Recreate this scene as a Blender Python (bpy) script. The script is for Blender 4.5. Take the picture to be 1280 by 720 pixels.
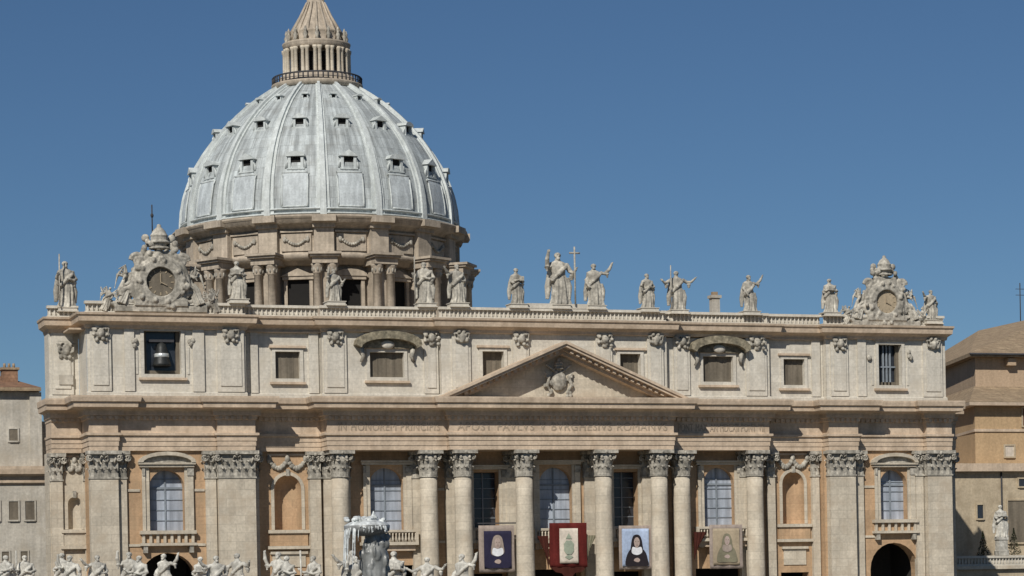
import bpy, bmesh, math, random
from mathutils import Vector, Matrix
random.seed(7)
PI = math.pi
scene = bpy.context.scene
for o in list(bpy.data.objects): bpy.data.objects.remove(o)
COL = scene.collection

# ------------------------------------------------------------------ camera
cam_d = bpy.data.cameras.new('camera'); cam = bpy.data.objects.new('camera', cam_d); COL.objects.link(cam)
cam.location = (-110, -311, 8.5)
cam_d.sensor_width = 36; cam_d.lens = 3254/1280*36
cam_d.shift_y = 385/1280; cam_d.clip_start = 1; cam_d.clip_end = 6000
cam.rotation_euler = (Matrix.Rotation(math.radians(-18.5), 3, 'Z') @ Matrix.Rotation(PI/2, 3, 'X') @ Matrix.Rotation(math.radians(-1.1), 3, 'Z')).to_euler()
scene.camera = cam

# ------------------------------------------------------------------ light and exposure
SUN = Vector((-0.76, -1.0, 1.0)).normalized()
elev = math.asin(SUN.z)
w = bpy.data.worlds.new('World'); scene.world = w; w.use_nodes = True
nt = w.node_tree; nt.nodes.clear()
sky = nt.nodes.new('ShaderNodeTexSky'); sky.sky_type = 'NISHITA'; sky.sun_disc = False
sky.sun_elevation = elev; sky.sun_rotation = math.atan2(SUN.x, SUN.y)
sky.altitude = 1500; sky.air_density = 1.0; sky.dust_density = 0.0; sky.ozone_density = 3.0
tint = nt.nodes.new('ShaderNodeMixRGB'); tint.blend_type = 'MULTIPLY'; tint.inputs[0].default_value = 1
tint.inputs[2].default_value = (0.71, 0.90, 1.05, 1)
bg = nt.nodes.new('ShaderNodeBackground'); bg.inputs[1].default_value = 0.05
out = nt.nodes.new('ShaderNodeOutputWorld')
nt.links.new(sky.outputs[0], tint.inputs[1]); nt.links.new(tint.outputs[0], bg.inputs[0]); nt.links.new(bg.outputs[0], out.inputs[0])
sd = bpy.data.lights.new('sun', 'SUN'); sd.energy = 4.5; sd.angle = math.radians(0.5); sd.color = (1.0, 0.95, 0.87)
so = bpy.data.objects.new('sun', sd); COL.objects.link(so); so.rotation_euler = SUN.to_track_quat('Z', 'Y').to_euler()
vs = scene.view_settings; vs.view_transform = 'Standard'; vs.look = 'None'; vs.exposure = -0.12; vs.gamma = 1; vs.use_curve_mapping = False

# ------------------------------------------------------------------ materials
def mat(name, col, rough=.85, var=.18, scale=.35, streak=.25, bump=.25, fine=.12, dirt=None, metal=0, spec=.3, joints=0, bw=2.3, bh=1.05):
    m = bpy.data.materials.new(name); m.use_nodes = True
    t = m.node_tree; N = t.nodes; L = t.links
    b = N['Principled BSDF']; b.inputs['Roughness'].default_value = rough; b.inputs['Metallic'].default_value = metal
    b.inputs['Specular IOR Level'].default_value = spec
    tc = N.new('ShaderNodeNewGeometry')
    def noise(sc, det, vec=None):
        n = N.new('ShaderNodeTexNoise'); n.inputs['Scale'].default_value = sc; n.inputs['Detail'].default_value = det
        L.new(vec or tc.outputs['Position'], n.inputs['Vector']); return n.outputs['Fac']
    def ramp(fac, a, bb):
        r = N.new('ShaderNodeMapRange'); r.inputs[1].default_value = .3; r.inputs[2].default_value = .7
        r.inputs[3].default_value = a; r.inputs[4].default_value = bb; L.new(fac, r.inputs[0]); return r.outputs[0]
    def mul(a, bb):
        x = N.new('ShaderNodeMath'); x.operation = 'MULTIPLY'; L.new(a, x.inputs[0]); L.new(bb, x.inputs[1]); return x.outputs[0]
    f = ramp(noise(scale, 6), 1-var, 1+var*.6)
    f = mul(f, ramp(noise(3.2, 4), 1-fine, 1+fine))
    if streak:
        mp = N.new('ShaderNodeMapping'); mp.inputs['Scale'].default_value = (1.6, 1.6, .12); L.new(tc.outputs['Position'], mp.inputs[0])
        f = mul(f, ramp(noise(1.0, 5, mp.outputs[0]), 1-streak, 1+streak*.4))
    if joints:
        sp = N.new('ShaderNodeSeparateXYZ'); L.new(tc.outputs['Position'], sp.inputs[0])
        ad = N.new('ShaderNodeMath'); ad.operation = 'ADD'; L.new(sp.outputs[0], ad.inputs[0]); L.new(sp.outputs[1], ad.inputs[1])
        cb = N.new('ShaderNodeCombineXYZ'); L.new(ad.outputs[0], cb.inputs[0]); L.new(sp.outputs[2], cb.inputs[1])
        br = N.new('ShaderNodeTexBrick'); br.inputs['Scale'].default_value = 1; br.inputs['Brick Width'].default_value = bw; br.inputs['Row Height'].default_value = bh
        br.inputs['Mortar Size'].default_value = .03; br.inputs['Color1'].default_value = (1, 1, 1, 1); c2 = 1-joints*.6; br.inputs['Color2'].default_value = (c2, c2, c2, 1)
        cm = 1-joints; br.inputs['Mortar'].default_value = (cm, cm, cm, 1); L.new(cb.outputs[0], br.inputs[0]); f = mul(f, br.outputs[0])
    mx = N.new('ShaderNodeMixRGB'); mx.blend_type = 'MULTIPLY'; mx.inputs[0].default_value = 1; mx.inputs[1].default_value = (*col, 1); L.new(f, mx.inputs[2])
    res = mx.outputs[0]
    if dirt:
        d = N.new('ShaderNodeMixRGB'); d.inputs[2].default_value = (*dirt, 1); L.new(res, d.inputs[1])
        r = N.new('ShaderNodeMapRange'); r.inputs[1].default_value = .5; r.inputs[2].default_value = .72; r.inputs[3].default_value = 0; r.inputs[4].default_value = .75
        L.new(noise(.55, 8), r.inputs[0]); L.new(r.outputs[0], d.inputs[0]); res = d.outputs[0]
    L.new(res, b.inputs['Base Color'])
    if bump:
        bp = N.new('ShaderNodeBump'); bp.inputs['Strength'].default_value = bump; bp.inputs['Distance'].default_value = .15
        L.new(noise(2.2, 8), bp.inputs['Height']); L.new(bp.outputs[0], b.inputs['Normal'])
    return m
M = {}
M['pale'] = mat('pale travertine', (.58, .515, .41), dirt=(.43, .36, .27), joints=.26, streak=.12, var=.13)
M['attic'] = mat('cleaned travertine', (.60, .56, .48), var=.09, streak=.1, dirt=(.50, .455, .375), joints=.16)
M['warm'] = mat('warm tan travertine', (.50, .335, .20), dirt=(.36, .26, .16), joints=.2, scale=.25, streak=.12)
M['cornice'] = mat('cornice stone', (.56, .445, .33), dirt=(.38, .29, .205), streak=.15)
M['carved'] = mat('carved grey stone', (.42, .39, .33), var=.35, fine=.35, scale=1.2, dirt=(.16, .15, .125), streak=.3)
M['statue'] = mat('statue stone', (.46, .43, .365), var=.35, fine=.3, scale=.9, dirt=(.19, .175, .15), streak=.35)
M['wstatue'] = mat('white statue stone', (.56, .54, .48), var=.3, fine=.3, dirt=(.25, .235, .20), scale=.9)
M['moss'] = mat('dark mossy carved stone', (.27, .235, .165), var=.4, fine=.4, scale=1.5, dirt=(.06, .06, .045))
M['letter'] = mat('dark carved letters', (.37, .30, .225), streak=0, bump=0)
M['drum'] = mat('drum travertine', (.47, .40, .315), dirt=(.27, .23, .18), streak=.25, joints=.15)
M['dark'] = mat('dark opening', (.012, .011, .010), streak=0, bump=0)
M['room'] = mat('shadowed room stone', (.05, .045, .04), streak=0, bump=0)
M['brown'] = mat('brown shutter', (.17, .145, .11), streak=.3, bump=0)
M['glass'] = mat('pale blue window blind', (.39, .43, .49), rough=.3, streak=.4, var=.1, scale=.9, fine=.04, bump=0)
M['darkglass'] = mat('dark window glass', (.03, .035, .045), rough=.2, streak=0, bump=0, spec=.5)
M['bar'] = mat('window bar', (.22, .25, .28), streak=0, bump=0)
M['bronze'] = mat('bell bronze', (.035, .037, .036), rough=.5, metal=.2, streak=.2)
M['bellglint'] = mat('painted bell glint', (.6, .62, .6), rough=.3, metal=.3, streak=0)  # near-white colour paints the highlight on the dark bell
M['tile'] = mat('brown roof tile', (.38, .285, .185), dirt=(.26, .185, .12), streak=.2, scale=.8, joints=.35, bw=.5, bh=.45)
M['redtile'] = mat('reddish roof tile', (.30, .175, .11), dirt=(.16, .10, .07), streak=.2, scale=.8, joints=.35, bw=.5, bh=.45)
M['ochre'] = mat('ochre plaster', (.47, .33, .19), streak=.1, var=.1)
M['pink'] = mat('faded pink plaster', (.46, .34, .23), streak=.1, var=.1)
M['beige'] = mat('beige plaster', (.47, .39, .275), streak=.1, var=.1, dirt=(.30, .24, .16))
M['grey'] = mat('pale plaster', (.50, .465, .40), streak=.2, dirt=(.38, .34, .275), joints=.08)
M['shutterred'] = mat('red brown shutter', (.16, .07, .05), streak=.2)
M['iron'] = mat('dark iron', (.05, .05, .055), streak=0)
M['red'] = mat('crimson velvet', (.115, .02, .017), rough=.95, streak=.3, bump=.1, spec=.1)
M['maroon'] = mat('dark maroon cloth', (.07, .022, .016), rough=.95, streak=.3, bump=.1, spec=.1)
M['cream'] = mat('cream cloth', (.62, .55, .46), streak=.15, bump=0)
M['sage'] = mat('sage green stitching', (.30, .34, .26), streak=.1, bump=0)
M['navy'] = mat('navy cloth', (.022, .02, .05), streak=.1, bump=0)
M['lightblue'] = mat('light blue cloth', (.40, .49, .66), streak=.15, bump=0)
M['white'] = mat('white cloth', (.78, .79, .82), streak=.1, bump=0)
M['black'] = mat('black cloth', (.018, .014, .018), streak=0, bump=0)
M['skin'] = mat('painted skin', (.42, .33, .29), streak=0, bump=0)
M['taupe'] = mat('taupe cloth', (.34, .28, .24), streak=.2, bump=0)
M['olive'] = mat('olive painted cloth', (.20, .185, .125), streak=.1, bump=0)
M['sand'] = mat('sand painted cloth', (.38, .31, .215), streak=.1, bump=0)
M['wetstone'] = mat('wet dark stone', (.27, .275, .265), rough=.4, dirt=(.08, .085, .08), streak=.4, spec=.5)
M['fstone'] = mat('fountain granite', (.45, .43, .39), dirt=(.25, .25, .22))
M['water'] = mat('white falling water', (.66, .69, .68), rough=.3, var=.35, fine=.2, scale=3, streak=.4, bump=.5)
M['shrub'] = mat('dark shrub leaves', (.04, .05, .025), streak=0)
M['paving'] = mat('grey cobble paving', (.10, .097, .09), joints=.2)
def lead():
    m = mat('lead sheet', (.49, .53, .53), rough=.6, var=.2, scale=.3, streak=0, fine=.1, dirt=(.37, .385, .37), spec=.4)
    t = m.node_tree; N = t.nodes; L = t.links; b = N['Principled BSDF']
    src = b.inputs['Base Color'].links[0].from_socket
    tc = N.new('ShaderNodeTexCoord'); sp = N.new('ShaderNodeSeparateXYZ'); L.new(tc.outputs['Object'], sp.inputs[0])
    a = N.new('ShaderNodeMath'); a.operation = 'ARCTAN2'; L.new(sp.outputs[1], a.inputs[0]); L.new(sp.outputs[0], a.inputs[1])
    cb = N.new('ShaderNodeCombineXYZ'); L.new(a.outputs[0], cb.inputs[0]); L.new(sp.outputs[2], cb.inputs[1])
    mp = N.new('ShaderNodeMapping'); mp.inputs['Scale'].default_value = (26, .09, 1); L.new(cb.outputs[0], mp.inputs[0])
    n = N.new('ShaderNodeTexNoise'); n.inputs['Scale'].default_value = 1; n.inputs['Detail'].default_value = 7; L.new(mp.outputs[0], n.inputs[0])
    r = N.new('ShaderNodeMapRange'); r.inputs[1].default_value = .35; r.inputs[2].default_value = .68; r.inputs[3].default_value = .62; r.inputs[4].default_value = 1.2; L.new(n.outputs['Fac'], r.inputs[0])
    s = N.new('ShaderNodeMath'); s.operation = 'MULTIPLY'; s.inputs[1].default_value = 112; L.new(a.outputs[0], s.inputs[0])
    c = N.new('ShaderNodeMath'); c.operation = 'SINE'; L.new(s.outputs[0], c.inputs[0])
    g = N.new('ShaderNodeMapRange'); g.inputs[1].default_value = .8; g.inputs[2].default_value = 1; g.inputs[3].default_value = 1; g.inputs[4].default_value = .84; L.new(c.outputs[0], g.inputs[0])
    k0 = N.new('ShaderNodeMath'); k0.operation = 'MULTIPLY'; L.new(r.outputs[0], k0.inputs[0]); L.new(g.outputs[0], k0.inputs[1])
    am = N.new('ShaderNodeMath'); am.operation = 'MULTIPLY'; am.inputs[1].default_value = 20; L.new(a.outputs[0], am.inputs[0])
    cq = N.new('ShaderNodeCombineXYZ'); L.new(am.outputs[0], cq.inputs[0]); L.new(sp.outputs[2], cq.inputs[1])
    bk = N.new('ShaderNodeTexBrick'); bk.inputs['Scale'].default_value = 1; bk.inputs['Brick Width'].default_value = 1.12; bk.inputs['Row Height'].default_value = 1.9; bk.inputs['Mortar Size'].default_value = .045
    bk.inputs['Color1'].default_value = (1, 1, 1, 1); bk.inputs['Color2'].default_value = (.8, .8, .8, 1); bk.inputs['Mortar'].default_value = (.66, .66, .66, 1); L.new(cq.outputs[0], bk.inputs[0])
    k = N.new('ShaderNodeMath'); k.operation = 'MULTIPLY'; L.new(k0.outputs[0], k.inputs[0]); L.new(bk.outputs[0], k.inputs[1])
    mx = N.new('ShaderNodeMixRGB'); mx.blend_type = 'MULTIPLY'; mx.inputs[0].default_value = 1; L.new(src, mx.inputs[1]); L.new(k.outputs[0], mx.inputs[2])
    L.new(mx.outputs[0], b.inputs['Base Color']); return m
M['lead'] = lead()
M['leadlight'] = mat('pale lead sheet', (.49, .53, .54), rough=.6, var=.15, streak=.25)
M['leadrib'] = mat('lead covered rib', (.55, .585, .575), rough=.6, var=.12, streak=.2, dirt=(.42, .45, .43))

# ------------------------------------------------------------------ mesh building helpers
class MB:
    def __init__(s): s.v = []; s.f = []; s.m = []; s.mats = []; s.sm = []
    def mi(s, name):
        if name not in s.mats: s.mats.append(name)
        return s.mats.index(name)
    def add(s, vs, fs, m, smooth=False):
        o = len(s.v); s.v += [tuple(v) for v in vs]; k = s.mi(m)
        for f in fs: s.f.append([o+i for i in f]); s.m.append(k); s.sm.append(smooth)
    def box(s, x0, x1, y0, y1, z0, z1, m, T=None):
        vs = [(x, y, z) for z in (z0, z1) for y in (y0, y1) for x in (x0, x1)]
        if T: vs = [T(Vector(v)) for v in vs]
        s.add(vs, [(0, 2, 3, 1), (4, 5, 7, 6), (0, 1, 5, 4), (2, 6, 7, 3), (0, 4, 6, 2), (1, 3, 7, 5)], m)
    def ring(s, x0, x1, y0, y1, prof, m, back=0, L=1, R=1):
        # mitred moulding round a rectangular block; prof = [(offset, z)]; the back face stays flat
        vs = []; fs = []
        for o, z in prof: vs += [(x0-o*L, y0-o, z), (x1+o*R, y0-o, z), (x1+o*R, y1+o*back, z), (x0-o*L, y1+o*back, z)]
        for i in range(len(prof)-1):
            for j in range(4):
                a = 4*i+j; b = 4*i+(j+1) % 4; fs.append((a, b, b+4, a+4))
        fs.append((3, 2, 1, 0)); n = 4*(len(prof)-1); fs.append((n, n+1, n+2, n+3)); s.add(vs, fs, m)
    def lathe(s, cx, cy, prof, m, n=24, a0=0, a1=2*PI, smooth=True, fx=1, fy=1, cap=True, T=None):
        full = abs(a1-a0-2*PI) < 1e-6; c = n if full else n+1; vs = []; fs = []
        for r, z in prof:
            for i in range(c):
                a = a0+(a1-a0)*i/n; vs.append((cx+r*fx*math.cos(a), cy+r*fy*math.sin(a), z))
        for k in range(len(prof)-1):
            for i in range(n):
                j = (i+1) % c; fs.append((k*c+i, k*c+j, (k+1)*c+j, (k+1)*c+i))
        if cap and full:
            fs.append(tuple(range(c-1, -1, -1))); b = (len(prof)-1)*c; fs.append(tuple(range(b, b+c)))
        if T: vs = [T(Vector(v)) for v in vs]
        s.add(vs, fs, m, smooth)
    def tube(s, pts, rad, m, n=8, smooth=True, T=None):
        P = [Vector(p) for p in pts]
        if not hasattr(rad, '__len__'): rad = [rad]*len(P)
        vs = []; fs = []; up = Vector((0, 0, 1))
        for i, p in enumerate(P):
            d = (P[min(i+1, len(P)-1)]-P[max(i-1, 0)]).normalized()
            u = d.cross(up if abs(d.z) < .95 else Vector((0, 1, 0))).normalized(); q = d.cross(u)
            for k in range(n):
                a = 2*PI*k/n; vs.append(p+(u*math.cos(a)+q*math.sin(a))*rad[i])
        for i in range(len(P)-1):
            for k in range(n):
                j = (k+1) % n; fs.append((i*n+k, i*n+j, (i+1)*n+j, (i+1)*n+k))
        fs.append(tuple(range(n-1, -1, -1))); b = (len(P)-1)*n; fs.append(tuple(range(b, b+n)))
        if T: vs = [T(v) for v in vs]
        s.add(vs, fs, m, smooth)
    def ell(s, c, r, m, n=12, T=None):
        vs = []; fs = []; h = n//2
        for i in range(h+1):
            p = PI*(.02+.96*i/h)
            for k in range(n):
                a = 2*PI*k/n; vs.append(Vector((c[0]+r[0]*math.sin(p)*math.cos(a), c[1]+r[1]*math.sin(p)*math.sin(a), c[2]+r[2]*math.cos(p))))
        for i in range(h):
            for k in range(n):
                j = (k+1) % n; fs.append((i*n+k, (i+1)*n+k, (i+1)*n+j, i*n+j))
        fs.append(tuple(range(n))); b = h*n; fs.append(tuple(range(b+n-1, b-1, -1)))
        if T: vs = [T(v) for v in vs]
        s.add(vs, fs, m, True)
    def poly(s, pts, y0, y1, m, T=None):      # outline in XZ (counter-clockwise seen from -Y), extruded y0..y1
        n = len(pts); vs = [(x, y0, z) for x, z in pts]+[(x, y1, z) for x, z in pts]
        fs = [tuple(range(n)), tuple(range(2*n-1, n-1, -1))]+[(i, i+n, (i+1) % n+n, (i+1) % n) for i in range(n)]
        if T: vs = [T(Vector(v)) for v in vs]
        s.add(vs, fs, m)
    def prism(s, pts, z0, z1, m):             # plan polygon extruded upward
        n = len(pts); vs = [(x, y, z0) for x, y in pts]+[(x, y, z1) for x, y in pts]
        s.add(vs, [tuple(range(n-1, -1, -1)), tuple(range(n, 2*n))]+[(i, (i+1) % n, (i+1) % n+n, i+n) for i in range(n)], m)
    def wall(s, x0, x1, z0, z1, y, holes, m):
        xs = sorted({x0, x1, *[h[0] for h in holes], *[h[1] for h in holes]}); zs = sorted({z0, z1, *[h[2] for h in holes], *[h[3] for h in holes]})
        for i in range(len(xs)-1):
            for j in range(len(zs)-1):
                cx = (xs[i]+xs[i+1])/2; cz = (zs[j]+zs[j+1])/2
                if any(h[0] < cx < h[1] and h[2] < cz < h[3] for h in holes): continue
                s.add([(xs[i], y, zs[j]), (xs[i+1], y, zs[j]), (xs[i+1], y, zs[j+1]), (xs[i], y, zs[j+1])], [(0, 1, 2, 3)], m)
        for h in holes:
            a, b, c, d, arch, dep = h[:6]; r = (b-a)/2
            if arch:
                top = [(a+r-r*math.cos(PI*k/12), d-r+r*math.sin(PI*k/12)) for k in range(13)]
                for k in range(12):
                    (p, q), (u, v) = top[k], top[k+1]
                    s.add([(p, y, q), (u, y, v), (u, y, d), (p, y, d)], [(0, 1, 2, 3)], m)
                out = [(a, c)]+top+[(b, c)]
            else: out = [(a, c), (a, d), (b, d), (b, c)]
            if dep:
                n = len(out)
                for k in range(n):
                    p, q = out[k], out[(k+1) % n]
                    s.add([(p[0], y, p[1]), (q[0], y, q[1]), (q[0], y+dep, q[1]), (p[0], y+dep, p[1])], [(0, 3, 2, 1)], m)
    def build(s, name, parent=None, label=None, cat=None, group=None, kind=None, loc=(0, 0, 0), remesh=0):
        me = bpy.data.meshes.new(name); c = Vector(loc)
        me.from_pydata([tuple(Vector(v)-c) for v in s.v], [], s.f)
        for k in s.mats: me.materials.append(M[k])
        me.polygons.foreach_set('material_index', s.m); me.polygons.foreach_set('use_smooth', s.sm); me.update()
        return link(name, me, parent, label, cat, group, kind, loc)
def tag(o, label=None, cat=None, group=None, kind=None):
    for k, v in (('label', label), ('category', cat), ('group', group), ('kind', kind)):
        if v: o[k] = v
    return o
def link(name, me, parent=None, label=None, cat=None, group=None, kind=None, loc=(0, 0, 0)):
    o = bpy.data.objects.new(name, me); COL.objects.link(o)
    if parent is not None:
        o.parent = parent
        base = Vector((0, 0, 0)); p = parent
        while p: base += p.location; p = p.parent
        o.location = Vector(loc)-base
    else: o.location = loc
    return tag(o, label, cat, group, kind)
def empty(name, loc, label=None, cat=None, group=None):
    o = bpy.data.objects.new(name, None); COL.objects.link(o); o.location = loc; o.empty_display_size = .5
    return tag(o, label, cat, group)
def remeshed(mb, voxel, matname, smooth=4):
    me = bpy.data.meshes.new('tmp'); me.from_pydata(mb.v, [], mb.f); me.update()
    o = bpy.data.objects.new('tmp', me); COL.objects.link(o)
    md = o.modifiers.new('r', 'REMESH'); md.mode = 'VOXEL'; md.voxel_size = voxel; md.use_smooth_shade = True
    sm = o.modifiers.new('s', 'SMOOTH'); sm.iterations = smooth; sm.factor = .4
    dg = bpy.context.evaluated_depsgraph_get(); dg.update()
    r = bpy.data.meshes.new_from_object(o.evaluated_get(dg)); bpy.data.objects.remove(o)
    r.materials.clear(); r.materials.append(M[matname])
    for p in r.polygons: p.use_smooth = True; p.material_index = 0
    return r

# ------------------------------------------------------------------ ground
g = MB(); g.add([(-3000, -3000, 0), (3000, -3000, 0), (3000, 3000, 0), (-3000, 3000, 0)], [(0, 1, 2, 3)], 'paving')
g.build('ground', kind='structure')
g = MB()
for k in range(7): g.box(-62+k*.0, 60, -24+k*1.2, -6, .17*k, .17*(k+1), 'pale')
g.build('church_steps', kind='structure')

# ------------------------------------------------------------------ the basilica
B = empty('basilica', (0, 0, 0), 'huge domed stone basilica with columned front, pediment and statue lined roof', 'church')
ENT = [(0, 26.8), (0, 27.35), (.08, 27.35), (.08, 27.95), (.16, 27.95), (.16, 28.5), (.42, 28.62), (.42, 28.9), (.02, 28.95), (.02, 30.5),
       (.22, 30.6), (.28, 30.95), (.62, 31.0), (.62, 31.5), (.8, 31.7), (2.1, 31.85), (2.15, 32.4), (2.4, 32.5), (2.5, 33.0), (2.5, 33.2)]
sections = [(-62.7, -59.1, 4.2), (-59.0, -55.55, -1.0), (-55.5, -43.55, -.45), (-43.5, -38.85, -1.25), (-38.8, -30.05, 1.2), (-30.0, -14.65, -1.85),
            (-14.6, 15.3, -2.75), (15.35, 29.3, -1.15), (29.35, 37.75, .7), (37.8, 42.0, -1.25), (42.05, 52.2, .1), (52.25, 55.95, -.9), (56.0, 59.2, 4.2)]
for k, (x0, x1, y) in enumerate(sections):
    mb = MB(); j = .004*(k % 3)
    back = 11.0 if y < 4 else (8.6 if x0 < 0 else 14)
    mb.ring(x0, x1, y, back+.01*k, [(o, z+(j if 0 < i < len(ENT) else 0)) for i, (o, z) in enumerate(ENT)], 'cornice', L=(.42 if k == 0 else 1), R=((.12 if k == 12 else .3) if k > 10 else 1))
    x = x0+.15
    while x < x1-.3:
        mb.box(x, x+.34, y-.52, y-.2, 30.5, 30.95, 'cornice'); x += .72
    mb.build('entablature', B)
    # little slope of lead above each cornice

def word_mesh(t, h):
    cu = bpy.data.curves.new('inscription', 'FONT'); cu.body = t; cu.size = h*1.38; cu.extrude = .03; cu.space_character = 1.06
    o = bpy.data.objects.new('tmp', cu); COL.objects.link(o); dg = bpy.context.evaluated_depsgraph_get(); dg.update()
    me = bpy.data.meshes.new_from_object(o.evaluated_get(dg)); bpy.data.objects.remove(o)
    xs = [v.co.x for v in me.vertices]; a, b = min(xs), max(xs)
    for v in me.vertices: v.co.x -= a
    me.materials.clear(); me.materials.append(M['letter']); return me, b-a
def inscription(text, x0, x1, y, z, h):
    ws = [word_mesh(t, h) for t in text.split()]; gap = .75; tot = sum(w_ for _, w_ in ws)+gap*(len(ws)-1); k = (x1-x0)/tot; x = x0
    for me, w_ in ws:
        for v in me.vertices: v.co = (v.co.x*k+x, y-.03-v.co.z, z+v.co.y)
        link('inscription', me, B); x += (w_+gap)*k
inscription('IN HONOREM PRINCIPIS', -28.6, -15.6, -1.87, 29.2, 1.05)
inscription('APOST PAVLVS V BVRGHESIVS ROMANVS', -13.6, 14.4, -2.77, 29.2, 1.05)
inscription('PONT MAX AN MDCXII PONT VII', 16.6, 28.6, -1.17, 29.2, 1.05)
# lower walls, bay by bay: x0, x1, wall y, material, holes
def niche(cx, w, z0, z1, y, m='warm', depth=.8):
    mb = MB(); r = w/2; n = 14; sp = z1-r
    vs = []; rows = [z0, sp]
    for z in rows: vs += [(cx-r*math.cos(PI*k/n), y+r*depth*1.3*math.sin(PI*k/n), z) for k in range(n+1)]
    fs = [(k, k+1, n+2+k, n+1+k) for k in range(n)]
    mb.add(vs, [tuple(reversed(f)) for f in fs], m, True)
    vs = []; fs = []
    for j in range(7):
        e = PI/2*j/6
        for k in range(n+1):
            a = PI*k/n; rr = r*math.cos(e) if j < 6 else .01
            vs.append((cx-rr*math.cos(a), y+rr*depth*1.3*math.sin(a), sp+r*math.sin(e)))
    for j in range(6):
        for k in range(n): a = j*(n+1)+k; fs.append((a, a+n+1, a+n+2, a+1))
    mb.add(vs, fs, m, True)
    mb.add([(cx-r, y, z0), (cx+r, y, z0), (cx+r, y+r*1.1, z0), (cx-r, y+r*1.1, z0)], [(0, 1, 2, 3)], m)
    # surround
    for s in (-1, 1): mb.box(cx+s*(r+.02) if s > 0 else cx-r-.42, cx+r+.42 if s > 0 else cx-r-.02, y-.12, y+.05, z0, sp, 'pale')
    pts = [(cx+(r+.02)*math.cos(PI*k/12), sp+(r+.02)*math.sin(PI*k/12)) for k in range(13)]+[(cx-(r+.42)*math.cos(PI*k/12), sp+(r+.42)*math.sin(PI*k/12)) for k in range(13)]
    for k in range(12):
        a, b, c, d = pts[k], pts[k+1], pts[25-k-1], pts[25-k]
        mb.poly([a, d, c, b], y-.12, y+.05, 'pale')
    mb.box(cx-.2, cx+.2, y-.35, y, z1-.1, z1+.75, 'carved')
    mb.box(cx-r-.9, cx+r+.9, y-.55, y, z0-.45, z0-.05, 'pale')
    mb.box(cx-r-.7, cx+r+.7, y-.3, y, z0-2.0, z0-.47, m)
    mb.box(cx-r-1.0, cx+r+1.0, y-.6, y, z0-2.4, z0-2.02, 'pale')
    return mb.build('niche', B)

def window(cx, wd, z0, z1, y, rec, arch=True, hood='tri', pane='glass', wide=.55, sill=True, bars=True):
    mb = MB(); r = wd/2; m = 'pale'
    e = wide
    for s in (-1, 1):
        a, b = (cx+s*r, cx+s*(r+e)) if s > 0 else (cx+s*(r+e), cx+s*r)
        mb.box(a, b, y-.22, y+.02, z0, z1+.3, m)
        mb.box(a+s*.35, b+s*.5, y-.38, y-.23, z0, z1+.2, 'pale')
        mb.box(a+s*.3, b+s*.55, y-.5, y-.02, z1-.7, z1+.15, 'carved')
    h = r+e+.6
    mb.box(cx-h, cx+h, y-.62, y, z1+.32, z1+.62, m); mb.box(cx-h-.15, cx+h+.15, y-.85, y, z1+.64, z1+.86, m)
    zb = z1+.88
    if hood == 'tri':
        for t, yy in ((.32, -.95), (.0, -.45)):
            H = 1.25
            if t: mb.poly([(cx-h-.2, zb), (cx-h+.5, zb), (cx, zb+H-.28), (cx+h-.5, zb), (cx+h+.2, zb), (cx, zb+H+.12)], y+yy, y, m)
            else: mb.poly([(cx-h+.5, zb), (cx+h-.5, zb), (cx, zb+H-.3)], y+yy+.1, y, 'carved')
    elif hood == 'arc':
        n = 10; R = [(cx-(h+.2)*math.cos(PI*k/n), zb+1.3*math.sin(PI*k/n)) for k in range(n+1)]; I = [(cx-(h-.35)*math.cos(PI*k/n), zb+.85*math.sin(PI*k/n)) for k in range(n+1)]
        for k in range(n): mb.poly([R[k], I[k], I[k+1], R[k+1]], y-.95, y, m)
        mb.poly([(p, q) for p, q in I], y-.35, y, 'carved')
    if sill:
        mb.box(cx-h-.1, cx+h+.1, y-.8, y, z0-.45, z0-.02, m)
        n = max(3, int(wd/.6)); 
        for k in range(n+1):
            x = cx-h+.3+(2*h-.6)*k/n; mb.box(x-.16, x+.16, y-.55, y-.2, z0-1.5, z0-.47, 'pale')
        mb.box(cx-h, cx+h, y-.2, y, z0-1.5, z0-.47, 'warm')
        mb.box(cx-h-.1, cx+h+.1, y-.85, y, z0-1.85, z0-1.52, m)
        for s in (-1, 1): mb.box(cx+s*(h-.5)-.25, cx+s*(h-.5)+.25, y-.7, y, z0-2.7, z0-1.87, 'carved')
    W = mb.build('window', B)
    p = MB(); yy = y+rec-.02
    if arch:
        sp = z1-r; p.poly([(cx-r, z0), (cx+r, z0)]+[(cx+r*math.cos(PI*k/12), sp+r*math.sin(PI*k/12)) for k in range(13)], yy, yy+.1, pane)
    else: p.box(cx-r, cx+r, yy, yy+.1, z0, z1, pane)
    p.build('pane', W)
    if bars:
        q = MB(); hw = .09
        q.box(cx-r, cx-r+.28, yy-.25, yy-.02, z0, z1-(r if arch else 0), 'iron'); q.box(cx-hw, cx+hw, yy-.14, yy-.02, z0, z1, 'bar')
        k = z0+1.2
        while k < z1-.6: q.box(cx-r+.01, cx+r-.01, yy-.1, yy-.02, k, k+.09, 'bar'); k += 1.25
        if arch: q.box(cx-r, cx+r, yy-.16, yy-.02, z1-r-.12, z1-r+.12, 'bar')
        q.build('window_bars', W)
    return W

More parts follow.
